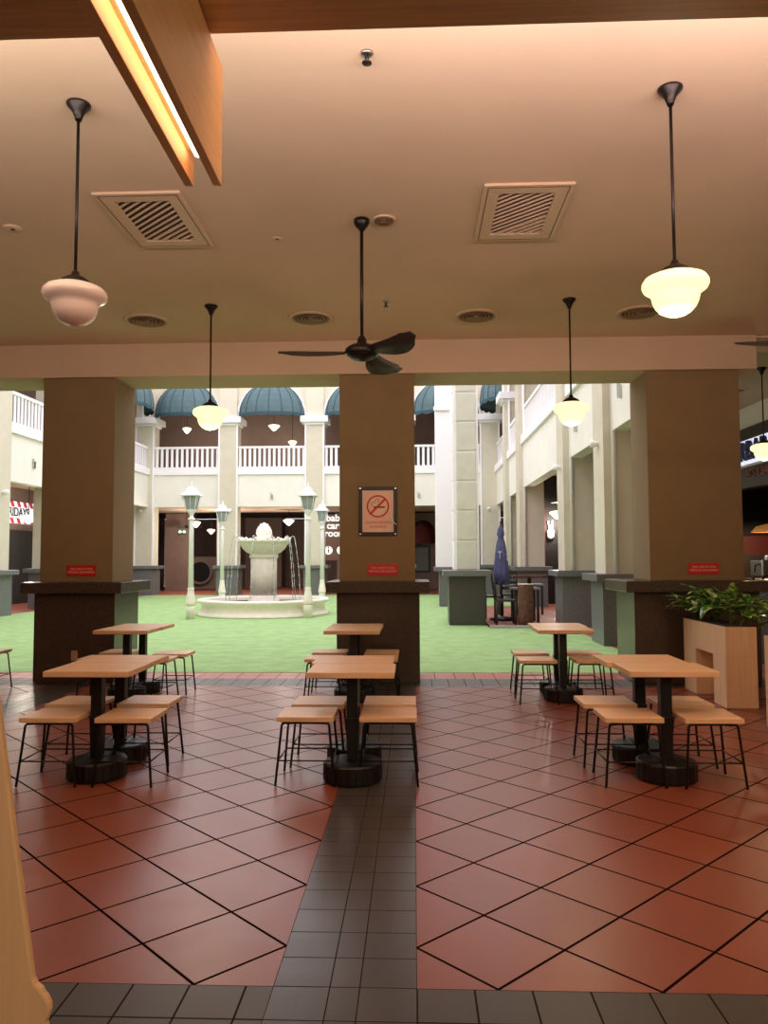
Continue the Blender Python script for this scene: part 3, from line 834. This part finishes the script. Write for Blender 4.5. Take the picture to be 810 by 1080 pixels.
b.tube([(-.065, -.0075, cz+.005), (-.085, -.0075, cz+.03), (-.06, -.0075, cz+.05), (-.03, -.0075, cz+.045), (-.035, -.0075, cz+.08), (0, -.0075, cz+.09), (.012, -.0075, cz+.065), (-.005, -.0075, cz+.045)], .003, 5)
b.build('cigarette', 'blackink', ns)
text('lettering', 'DILARANG MEROKOK\nNO SMOKING', .041, 'redink', ns, (0, -.0075, -.165), ext=.0008, spacing=1.3, sx=.78)
MB().tube([(.15, -.016, .03), (.16, -.02, -.06), (.18, -.024, -.11), (.20, -.022, -.145), (.225, -.018, -.165)], .005, 5).build('peeling_film', 'white', ns)
o_ = MB().box(-.04, .04, -.012, .001, -.06, .06).build('socket_plate', 'outlet', None, .004)
o_.location = (-4.14, DP-.002, .33); tag(o_, 'small beige socket plate low on the left column plinth', 'socket')

# ============================================================ FOUNTAIN
fx, fy = -4.08, 21.05
ft = empty('fountain', (fx, fy, .005), 0, 'white stone tiered fountain with round basin on the turf', 'fountain')
MB().lathe([(1.76, 0), (1.76, .05), (1.70, .08), (1.67, .12), (1.64, .18), (1.64, .26), (1.67, .31), (1.74, .34), (1.77, .38), (1.75, .42), (1.60, .43), (1.58, .40), (1.55, .30), (1.52, .05), (1.5, .02)], 64).build('basin', 'stone_white', ft)
MB().lathe([(1.53, .30), (0, .30)], 48).build('water_surface', 'water', ft)
MB().lathe([(.42, .05), (.42, .36), (.40, .40), (.37, .43), (.365, .5)], 32).build('pedestal_foot', 'stone_white', ft)
MB().lathe([(.345, .48), (.345, 1.5), (.33, 1.52)], 80, wob=lambda a, z: 1+.035*(abs(sin(a*10))-.5)).build('pedestal', 'stone_white', ft)
MB().lathe([(.36, 1.5), (.39, 1.53), (.39, 1.58), (.36, 1.62)], 32).build('pedestal_collar', 'stone_white', ft)
MB().lathe([(.36, 1.61), (.45, 1.66), (.56, 1.76), (.62, 1.86), (.66, 1.92), (.71, 1.95), (.71, 2.0), (.67, 2.02), (.62, 1.98), (.3, 1.95), (0, 1.95)], 64, wob=lambda a, z: 1+(.02*abs(sin(a*10)) if z < 1.93 else 0)).build('bowl', 'stone_white', ft)
b = MB()
for i in range(14):
    a = 2*pi*i/14+.1
    b.lathe([(.0, .0), (.04, .01), (.055, .04), (.03, .07), (0, .08)], 8, (.68*cos(a), .68*sin(a), 1.99))
b.build('rim_ornament', 'stone_white', ft)
b = MB(); b.lathe([(.10, 1.95), (.12, 1.99), (.16, 2.03), (.20, 2.12), (.215, 2.2), (.20, 2.28), (.15, 2.36), (.08, 2.43), (.0, 2.48)], 28)
for r_ in range(5):
    z = 2.08+r_*.072; rr = [.185, .212, .20, .165, .11][r_]
    for i in range(9):
        a = 2*pi*(i+.5*(r_ % 2))/9; u = Vector((cos(a), sin(a), 0)); sd = Vector((-sin(a), cos(a), 0))
        p = u*rr+Vector((0, 0, z)); wd = .065
        v = [b.b.verts.new(p-sd*wd-u*.01), b.b.verts.new(p+sd*wd-u*.01), b.b.verts.new(p+u*.014+Vector((0, 0, .035))), b.b.verts.new(p+Vector((0, 0, .085))-u*.01)]
        b.b.faces.new((v[0], v[1], v[2])); b.b.faces.new((v[1], v[3], v[2])); b.b.faces.new((v[3], v[0], v[2]))
b.build('bud_finial', 'stone_white', ft)
for i in range(10):
    a = 2*pi*i/10+.15; b = MB()
    r0, r1 = .70, .70+random.uniform(.25, .42); pts = []
    for k in range(22):
        q = k/21; rr_ = r0+(r1-r0)*(q**.6); z = 2.05+.12*sin(pi*min(1, q*2.2))*(1-q)-1.7*q*q
        jt = .012*q*sin(k*2.3+i)
        pts.append(((rr_+jt)*cos(a), (rr_+jt)*sin(a), z))
    for p0, p1 in zip(pts, pts[1:]):
        k = pts.index(p0); ra = .012 if k < 8 else (.005 if k % 2 else .014)
        rb_ = .012 if k+1 < 8 else (.005 if (k+1) % 2 else .014)
        b.tube([p0, p1], ra, 6, rb_)
    b.build('water_jet', 'drop', ft)

# ============================================================ STREET LAMPS
def make_lamp():
    t = empty('street_lamp')
    MB().lathe([(.11, 0), (.11, .30), (.095, .34)], 16).lathe([(.115, .34), (.125, .38), (.12, .45), (.09, .62), (.075, .72), (.085, .75), (.06, .78)], 20).build('base', 'stone_white', t)
    MB().lathe([(.068, .76), (.055, 2.40), (.05, 2.48)], 16).build('pole', 'white', t)
    MB().lathe([(.05, 2.46), (.09, 2.48), (.09, 2.51), (.05, 2.53), (.045, 2.6), (.07, 2.64), (.12, 2.70), (.13, 2.73)], 20).build('collar', 'white', t)
    def sq(prof, mt, name, par):
        b = MB(); rows = []
        for r, z in prof: rows.append([b.b.verts.new((sx*r, sy*r, z)) for sx, sy in ((-1,-1),(1,-1),(1,1),(-1,1))])
        for p, q in zip(rows, rows[1:]):
            for i in range(4): b.b.faces.new((p[i], p[(i+1)%4], q[(i+1)%4], q[i]))
        b.b.faces.new(list(reversed(rows[0]))); b.b.faces.new(rows[-1])
        return b.build(name, mt, par)
    sq([(.105, 2.735), (.165, 3.06)], 'lamp_glass', 'glass', t)
    b = MB()
    for sx, sy in ((-1,-1),(1,-1),(1,1),(-1,1)):
        b.tube([(sx*.108, sy*.108, 2.73), (sx*.17, sy*.17, 3.07)], .012, 5)
    for (sx, sy) in ((0,-1),(0,1),(1,0),(-1,0)):
        b.tube([(sx*.108, sy*.108, 2.73), (sx*.168, sy*.168, 3.07)], .006, 5)
    b.build('lantern_frame', 'white', t)
    sq([(.225, 3.07), (.235, 3.09), (.19, 3.13), (.12, 3.20), (.11, 3.22), (.11, 3.25), (.085, 3.28), (.04, 3.31), (.03, 3.33)], 'white', 'roof', t)
    MB().lathe([(.02, 3.33), (.03, 3.36), (.015, 3.39), (.012, 3.44), (0, 3.46)], 10).build('finial', 'white', t)
    return t
lp = make_lamp()
put(lp, (-5.60, 19.4, .005), 0, 'white street lamp standing left of the fountain basin, nearest lamp', 'street lamp', 'white street lamps around the fountain')
for x, y, l in ((-2.70, 19.75, 'white street lamp standing right of the fountain basin, overlapping its rim'), (-6.45, 26.0, 'white street lamp behind the fountain on the left side'), (-3.08, 26.0, 'white street lamp behind the fountain on the right, close to the notice column')):
    put(copy_tree(lp), (x, y, .005), 0, l, 'street lamp', 'white street lamps around the fountain')

# ============================================================ WALL LIGHTS
def make_wall_light():
    t = empty('wall_light')
    MB().lathe([(.045, -.012), (.045, .012)], 14).build('bracket', 'white', t)
    MB().lathe([(.03, .012), (.06, .04), (.068, .11), (.04, .14), (0, .14)], 16).build('head', 'white', t)
    for c in kids(t): c.rotation_euler = (pi/2, 0, 0)
    return t
wl = make_wall_light()
spots = [((-11.35, 31.95, 3.5), 0, 'small white wall light on the far pier beside the left column'),
         ((3.05, 31.95, 3.5), 0, 'small white wall light on the far corner pier right of the rusticated pillar'),
         ((3.24, 13.80, 3.5), -pi/2, 'small white wall light on the right wing pier nearest the wide column'),
         ((3.24, 17.40, 3.5), -pi/2, 'small white wall light on the second pier of the right wing'),
         ((-7.60, 31.95, 3.5), 0, 'small white wall light on the far pier behind the left street lamp'),
         ((-10.95, 20.33, 3.3), pi/2, 'small white wall light on the left wing pier at the picture edge')]
for i, (p, rz, l) in enumerate(spots):
    o = wl if i == 0 else copy_tree(wl)
    put(o, p, rz, l, 'wall light', 'white wall lights on the courtyard piers')
# little wall hooks on the spandrels
def make_hook():
    t = empty('wall_bracket')
    MB().box(-.05, -.02, -.05, 0, -.13, .13).build('arm', 'steel', t)
    MB().box(.02, .05, -.07, 0, -.16, .06).build('arm', 'steel', t)
    MB().box(-.05, .05, -.04, -.01, -.02, .02).build('crossbar', 'steel', t)
    return t
hk = make_hook()
hs = [((3.389, 12.75, 4.25), -pi/2, 'grey twin bracket on the right wing wall nearest the wide column'),
      ((3.389, 16.2, 4.25), -pi/2, 'grey twin bracket on the right wing wall in the second bay'),
      ((-9.6, 32.099, 4.1), 0, 'grey bracket on the far wall above the left ground opening'),
      ((-5.9, 32.099, 4.1), 0, 'grey bracket on the far wall above the fountain opening'),
      ((-.1+.3, 32.099, 4.1), 0, 'grey bracket on the far wall right of the notice column'),
      ((-11.1, 22.2, 4.3), pi/2, 'grey bracket on the left wing wall beside the left column')]
for i, (p, rz, l) in enumerate(hs):
    o = hk if i == 0 else copy_tree(hk)
    put(o, p, rz, l, 'bracket', 'grey brackets on the courtyard walls')

# ============================================================ DISTANT PENDANTS AND FANS
def far_pendant(x, y, z, ztop, label, on=True, r=.2):
    t = empty('pendant_lamp', (x, y, z), 0, label, 'pendant lamp', 'distant pendant lamps in the far arcade')
    MB().tube([(0, 0, .1), (0, 0, ztop-z)], .012, 6).build('rod', 'bronze', t)
    if on:
        d = bpy.data.lights.new('bulb', 'POINT'); d.energy = 38 if z < 4.5 else 8; d.color = (1, .86, .72); d.shadow_soft_size = .08
        o = bpy.data.objects.new('bulb', d); o.location = (0, 0, -.25); o.parent = t; C.objects.link(o)
    MB().lathe([(r*.4, .13), (r*.9, .10), (r, .06), (r*.8, 0), (r*.6, -.04), (r*.35, -.11), (0, -.14)], 20).build('glass_shade', 'led_far' if on else 'shade_off', t)
far_pendant(-10.15, 34.3, 7.25, TOP, 'distant lit pendant on the upper floor, left of the small left pendant')
far_pendant(-8.55, 35.0, 6.65, TOP, 'distant lit pendant on the upper floor, right of the small left pendant')
far_pendant(-6.2, 34.2, 7.32, TOP, 'distant lit pendant below the awning above the fountain, left one', r=.26)
far_pendant(-5.5, 35.0, 6.72, TOP, 'distant lit pendant on the upper floor above the fountain, right one')
far_pendant(-9.75, 34.5, 3.05, ZO, 'distant lit pendant behind the left street lamp pole')
far_pendant(-9.35, 35.6, 2.75, ZO, 'distant unlit pinkish pendant between the two left street lamps', False)
far_pendant(-8.35, 34.4, 3.05, ZO, 'distant lit pendant beside the rear left street lamp')
far_pendant(-5.6, 34.6, 3.12, ZO, 'distant lit pendant glowing just above the fountain bud to the right', r=.26)
far_pendant(-7.2, 36.4, 2.75, ZO, 'distant pinkish pendant just left of the fountain bud', False)
far_pendant(-12.4, 24.6, 2.8, ZO+.3, 'lit pendant in front of the striped sign at the far left', r=.26)
far_pendant(4.55, 24.9, 2.85, ZO+.3, 'lit pendant seen inside the right wing past the parasol', r=.26)
def far_fan(x, y, z, ztop, label):
    t = empty('ceiling_fan', (x, y, z), .4, label, 'fan', 'distant ceiling fans')
    MB().tube([(0, 0, 0), (0, 0, ztop-z)], .015, 6).build('rod', 'bronze', t)
    MB().lathe([(.03, .1), (.12, .06), (.12, 0), (.05, -.05), (0, -.06)], 16).build('motor_housing', 'bronze', t)
    for k in range(3):
        a = 2*pi*k/3; b = MB(); b.prism([(.1, -.03), (.4, -.07), (.72, -.06), (.72, .06), (.4, .07), (.1, .03)], -.006, .006, 'Z')
        o = b.build('blade', 'bronze', t); o.rotation_euler = (.12, 0, a)
far_fan(-10.45, 35.4, 2.95, ZO, 'distant ceiling fan in the left ground opening of the far building')
far_fan(4.6, 22.6, 3.1, ZO+.3, 'distant ceiling fan inside the right wing')

# ============================================================ FAR SHOPS
# baby room sign in the far arcade
bs = empty('room_sign', (-3.68, 37.19, 2.5), 0, 'brown wall sign with white words baby care room and two round icons', 'sign')
MB().box(-.95, .75, -.03, .0, -1.1, 1.1).build('panel', 'taupe_dark', bs)
M['white_lit'] = mat('white_lit_letters', (250, 250, 250), .5, em=(255, 255, 255), es=.25)
text('lettering', 'baby\ncare\nroom', .46, 'white_lit', bs, (-.1, -.04, .55), ext=.01, spacing=.8, bold=.012)
b = MB()
for cx in (-.42, .18): b.tube([(cx, -.03, -.62), (cx, -.045, -.62)], .2, 24)
b.build('round_icon', 'white_lit', bs)
for cx in (-.42, .18):
    MB().tube([(cx, -.046, -.72), (cx, -.05, -.56)], .035, 8).lathe([(0, -.05), (.05, 0), (0, .05)], 10, (cx, -.05, -.48)).build('icon_figure', 'taupe_dark', bs)
# exit lights
eg = empty('exit_light', (-11.0, 36.55, 2.78), 0, 'pair of small green glowing emergency lights on a far wall', 'light')
M['green_lit'] = mat('green_lens', (190, 255, 220), .4, em=(190, 255, 220), es=.6)
for s in (-1, 1): MB().lathe([(0, -.07), (.055, -.04), (.075, 0), (.055, .04), (0, .07)], 14, (s*.1, 0, 0)).build('lens', 'green_lit', eg)
MB().box(-.2, .2, .02, .05, -.12, -.08).build('bracket', 'black', eg)
# round barrel opening
br = empty('round_feature', (-10.62, 38.5, 1.25), 0, 'large dark round wheel shaped feature in the far arcade behind the rear left lamp', 'wall feature')
MB().tube([(0, -.1, -.4), (0, .05, -.4)], .52, 32).build('disc', 'dark', br)
b = MB(); n = 32
for i in range(n):
    a0, a1 = 2*pi*i/n, 2*pi*(i+1)/n
    b.prism([(.5*cos(a0), -.4+.5*sin(a0)), (.62*cos(a0), -.4+.62*sin(a0)), (.62*cos(a1), -.4+.62*sin(a1)), (.5*cos(a1), -.4+.5*sin(a1))], -.14, -.1)
b.build('rim', 'taupe', br)
MB().box(-.55, .9, .06, .2, -1.24, .35).build('backboard', 'taupe', br)
# maroon window awning right of the notice column
ma = empty('window_awning', (.42, 37.58, 2.2), 0, 'maroon arched awning over a pale window past the notice column', 'awning')
b = MB(); rows = []
for j in range(7):
    el = pi/2*j/6; rows.append([b.b.verts.new((-.75*cos(pi*i/12)*cos(el), -.6*sin(pi*i/12)*cos(el), 1.1*sin(el))) for i in range(13)])
for r0, r1 in zip(rows, rows[1:]):
    for i in range(12): b.b.faces.new((r0[i], r0[i+1], r1[i+1], r1[i]))
bmesh.ops.remove_doubles(b.b, verts=b.b.verts, dist=.003)
b.build('canopy', 'maroon', ma)
MB().box(-.55, .35, -.02, 0, -1.4, -.1).build('window_frame', 'black', ma)
MB().box(-.45, .25, -.04, -.021, -1.3, -.2).build('glass', 'granite_grey', ma)
# left wing shop sign
M['sign_white'] = mat('backlit_white', (245, 245, 250), .5, em=(235, 240, 255), es=.25)
fs = empty('shop_sign', (-13.57, 26.2, 3.10), pi/2, 'white shop sign with red diagonal stripes and black lettering at the far left', 'sign')
MB().box(-1.6, 1.0, -.06, 0, -.37, .37).build('panel', 'sign_white', fs)
M['stripe'] = mat('red_stripe', (200, 30, 50), .5, em=(200, 30, 50), es=.12)
for z0, z1 in ((.19, .37), (-.37, -.19)):
    for i in range(6):
        x = -1.55+i*.43
        MB().prism([(x, z1), (x+.2, z1), (x+.32, z0), (x+.12, z0)], -.07, -.061).build('stripe', 'stripe', fs)
text('lettering', 'FRIDAYS', .42, 'blackink', fs, (-.18, -.065, 0), ext=.008, sx=1.0, bold=.008)
fs.rotation_euler = (0, 0, pi/2)
# dark opening below and bulkhead
db = MB().box(-13.6, -13.45, 20.5, 28.6, 0.002, 2.5).build('shopfront', 'dark'); tag(db, 'black shopfront below the striped sign at the far left', 'shopfront')

# ============================================================ RIGHT ARCADE SHOP
sf = empty('shopfront', (6.0, 14, 0), 0, 'dark restaurant front with backlit letters past the wide right column', 'shopfront')
bpy.context.view_layer.update()
rel(MB().box(5.95, 6.1, 9.0, 31.9, 3.781, ZC+.1).build('cove', 'white', sf))
rel(MB().box(5.9, 6.1, 9.0, 31.9, 2.72, 3.78).build('fascia', 'fascia', sf))
rel(MB().box(6.0, 6.2, 18.0, 31.9, 0, 2.95).build('brick_wall', 'brick_red', sf))
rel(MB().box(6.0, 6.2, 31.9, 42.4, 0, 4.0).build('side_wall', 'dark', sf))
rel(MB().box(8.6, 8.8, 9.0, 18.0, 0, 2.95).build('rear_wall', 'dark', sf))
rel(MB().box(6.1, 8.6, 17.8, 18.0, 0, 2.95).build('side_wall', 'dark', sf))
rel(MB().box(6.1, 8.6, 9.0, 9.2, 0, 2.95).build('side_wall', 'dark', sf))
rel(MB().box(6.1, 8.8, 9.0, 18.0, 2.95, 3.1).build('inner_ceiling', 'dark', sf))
rel(MB().box(6.0, 8.8, 9.0, 18.0, -.12, 0).build('inner_floor', 'wood_dark', sf))
rel(MB().box(5.86, 5.899, 12.2, 15.4, 3.08, 3.12).build('light_shelf', 'white', sf))
rel(MB().box(5.885, 5.899, 12.4, 15.2, 3.13, 3.56).build('halo_panel', 'halo', sf))
o = text('lettering', 'RBAR', .46, 'navy_letter', sf, (0, 0, 0), ext=.02, bold=.012)
o.rotation_euler = (pi/2, 0, -pi/2); o.location = (5.85, 13.60, 3.34); rel(o)
o = text('small_lettering', 'ATS & BAR', .2, 'orange_letter', sf, (0, 0, 0), ext=.01)
o.rotation_euler = (pi/2, 0, -pi/2); o.location = (5.885, 13.5, 2.95); rel(o)
struct(MB().box(4.135, 6.0, DP+.05, 10.16, ZC-.02, ZC+.3).build('ceiling_right_passage', 'ceiling'))
struct(MB().box(4.6, 6.0, 10.161, 20.0, ZO+.05, ZO+.298).build('ceiling_right_arcade', 'ceiling')) if False else None
cp = empty('pendant_lamp', (7.3, 16.3, 2.0), 0, 'wide copper pendant glowing inside the restaurant at the right edge', 'pendant lamp')
MB().lathe([(.05, .17), (.26, .12), (.36, 0), (.34, 0), (.24, .1), (.04, .15)], 28).build('shade', 'copper', cp)
MB().tube([(0, 0, .19), (0, 0, .95)], .012, 6).build('cord', 'black', cp)
d = bpy.data.lights.new('bulb', 'POINT'); d.energy = 18; d.color = (1, .7, .4); d.shadow_soft_size = .05
o = bpy.data.objects.new('bulb', d); o.location = (0, 0, -.05); o.parent = cp; C.objects.link(o)
bq = empty('banquette', (7.35, 17.4, 0), pi/2, 'dark red banquette inside the restaurant at the right edge', 'seat')
MB().box(-.3, .3, -1.15, 1.15, .002, .45).build('seat', 'banquette_red', bq, .03)
MB().box(.15, .35, -1.15, 1.15, .45, 1.98).build('backrest', 'banquette_red', bq, .03)
MB().box(.10, .149, -1.15, 1.15, .46, 1.55).build('lower_panel', 'wood_dark', bq)
ct = empty('serving_counter', (5.2, 12.0, 0), 0, 'dark timber serving counter in the right arcade behind the column ledge', 'counter')
MB().box(-.35, .35, -1.3, 1.3, .002, 1.10).build('body', 'wood_dark', ct)
MB().box(-.4, .4, -1.35, 1.35, 1.101, 1.15).build('worktop', 'black', ct, .005)
cm = empty('coffee_machine', (5.18, 11.7, 1.151), 0, 'shiny steel machine on a dark counter at the right edge', 'machine')
MB().box(-.16, .16, -.2, .2, .06, .30).build('body', 'steel', cm, .02)
for sx in (-1, 1):
    for sy in (-1, 1): MB().lathe([(.02, 0), (.02, .06)], 10, (sx*.13, sy*.16, 0)).build('foot', 'black', cm)
MB().lathe([(.07, .301), (.07, .36), (.03, .39), (0, .395)], 20, (.02, -.05, 0)).build('boiler', 'steel', cm)
MB().tube([(-.16, -.1, .24), (-.21, -.1, .22), (-.22, -.1, .12)], .012, 8).build('spout', 'black', cm)
pl = empty('plate', (4.96, 11.2, 1.151), 0, 'white plate on the dark counter just above the column ledge', 'plate')
MB().lathe([(.05, 0), (.055, .006), (.10, .018), (.098, .022), (.05, .01), (0, .01)], 28).build('dish', 'stone_white', pl)
sp_ = empty('shop_partition', (4.95, 25.6, 0), 0, 'dark partition with a brick edge inside the right wing, carrying the white glowing sign', 'partition')
MB().box(-.7, 1.0, -.1, .1, .002, ZC-.01).build('panel', 'dark', sp_)
MB().box(-.95, -.701, -.1, .1, .002, ZC-.01).build('brick_edge', 'brick_red', sp_)
sc_ = empty('neon_sign', (4.42, 25.42, 2.35), 0, 'small white glowing figure sign on the dark partition inside the right wing', 'sign')
MB().lathe([(0, -.25), (.1, -.2), (.12, 0), (.05, .1), (0, .12)], 14).build('body', 'white_lit', sc_)
MB().tube([(.03, 0, .1), (.06, 0, .35)], .035, 8, .02).tube([(-.04, 0, .1), (-.08, 0, .32)], .035, 8, .02).build('ear', 'white_lit', sc_)

# ============================================================ PORCH FURNITURE
pa = empty('parasol', (2.02, 18.3, .052), 0, 'closed navy canvas parasol standing on the porch beside the rusticated pillar', 'parasol')
MB().tube([(0, 0, .05), (0, 0, 2.3)], .025, 10).build('pole', 'wood_dark', pa)
MB().lathe([(.28, 0), (.28, .06), (.05, .1)], 20).build('base', 'black', pa)
MB().lathe([(.015, 2.26), (.03, 2.18), (.065, 2.1), (.08, 1.98), (.055, 1.92), (.09, 1.8), (.13, 1.5), (.165, 1.1), (.175, .85), (.09, .82)], 48, wob=lambda a, z: 1+.14*abs(sin(a*4))).build('canopy', 'navy', pa)
MB().lathe([(.06, 1.9), (.072, 1.92), (.06, 1.95)], 20).build('tie', 'navy', pa)
text('emblem', 'T', .24, 'white', pa, (-.045, -.155, 1.5), (pi/2, 0, radians(-10)), ext=.012, sx=.55)
text('emblem', 'T', .24, 'white', pa, (.13, -.105, 1.45), (pi/2, 0, radians(50)), ext=.012, sx=.5)
def bar_chair(x, y, rz, label):
    t = empty('dining_chair', (x, y, .052), rz, label, 'chair', 'dark timber chairs on the porch')
    t.scale = (1.12, 1.12, 1.12)
    MB().box(-.2, .2, -.2, .2, .44, .48).build('seat', 'wood_dark', t, .008)
    for sx in (-1, 1):
        for sy in (-1, 1):
            MB().tube([(sx*.18, sy*.18, 0), (sx*.18, sy*.18, .44)], .022, 6).build('leg', 'wood_dark', t)
    b = MB()
    for sx in (-1, 1): b.tube([(sx*.18, .18, .47), (sx*.18, .24, .98)], .02, 6)
    for z in (.62, .74, .86, .96): b.box(-.18, .18, .18+(z-.47)*.12, .205+(z-.47)*.12, z-.035, z+.03)
    b.build('backrest', 'wood_dark', t)
bar_chair(1.98, 17.25, pi/2, 'dark timber chair on the porch nearest the rusticated pillar')
bar_chair(1.90, 19.0, pi/2, 'dark timber chair on the porch behind the parasol')
bar_chair(2.35, 19.9, pi, 'dark timber chair on the porch at the rear of the table')
def porch_table(x, y, w_, d_, label):
    t = empty('porch_table', (x, y, .052), 0, label, 'table', 'timber tables on the porch')
    MB().box(-w_/2, w_/2, -d_/2, d_/2, .72, .77).build('tabletop', 'granite_grey', t, .01)
    for sx in (-1, 1):
        for sy in (-1, 1): MB().box(sx*(w_/2-.06)-.028, sx*(w_/2-.06)+.028, sy*(d_/2-.06)-.028, sy*(d_/2-.06)+.028, 0, .719).build('leg', 'wood_dark', t)
porch_table(2.5, 17.9, .62, .7, 'grey topped timber table on the porch behind the log stump')
porch_table(2.9, 20.4, .8, .8, 'grey topped timber table at the rear of the porch')
lg = empty('log_stool', (2.40, 17.05, .052), 0, 'upright tree trunk stump with bark standing on the porch', 'stump')
MB().lathe([(.17, 0), (.175, .2), (.165, .5), (.172, .8), (.17, .86)], 24, wob=lambda a, z: 1+.06*sin(a*3+z*4)+.03*sin(a*7)).build('trunk', 'bark', lg)
MB().lathe([(.175, .861), (.178, .88), (0, .885)], 24).build('top', 'logtop', lg)
sl = empty('live_edge_table', (2.75, 18.9, .052), .1, 'live edge timber slab table on a black post, on the porch', 'table')
MB().prism([(-.42, -.14), (-.2, -.18), (.05, -.14), (.3, -.19), (.42, -.12), (.4, .15), (.15, .12), (-.1, .17), (-.4, .13)], .96, 1.02, 'Z').build('slab', 'bark', sl, .008)
MB().box(-.04, .04, -.04, .04, .0, .96).build('post', 'black', sl)
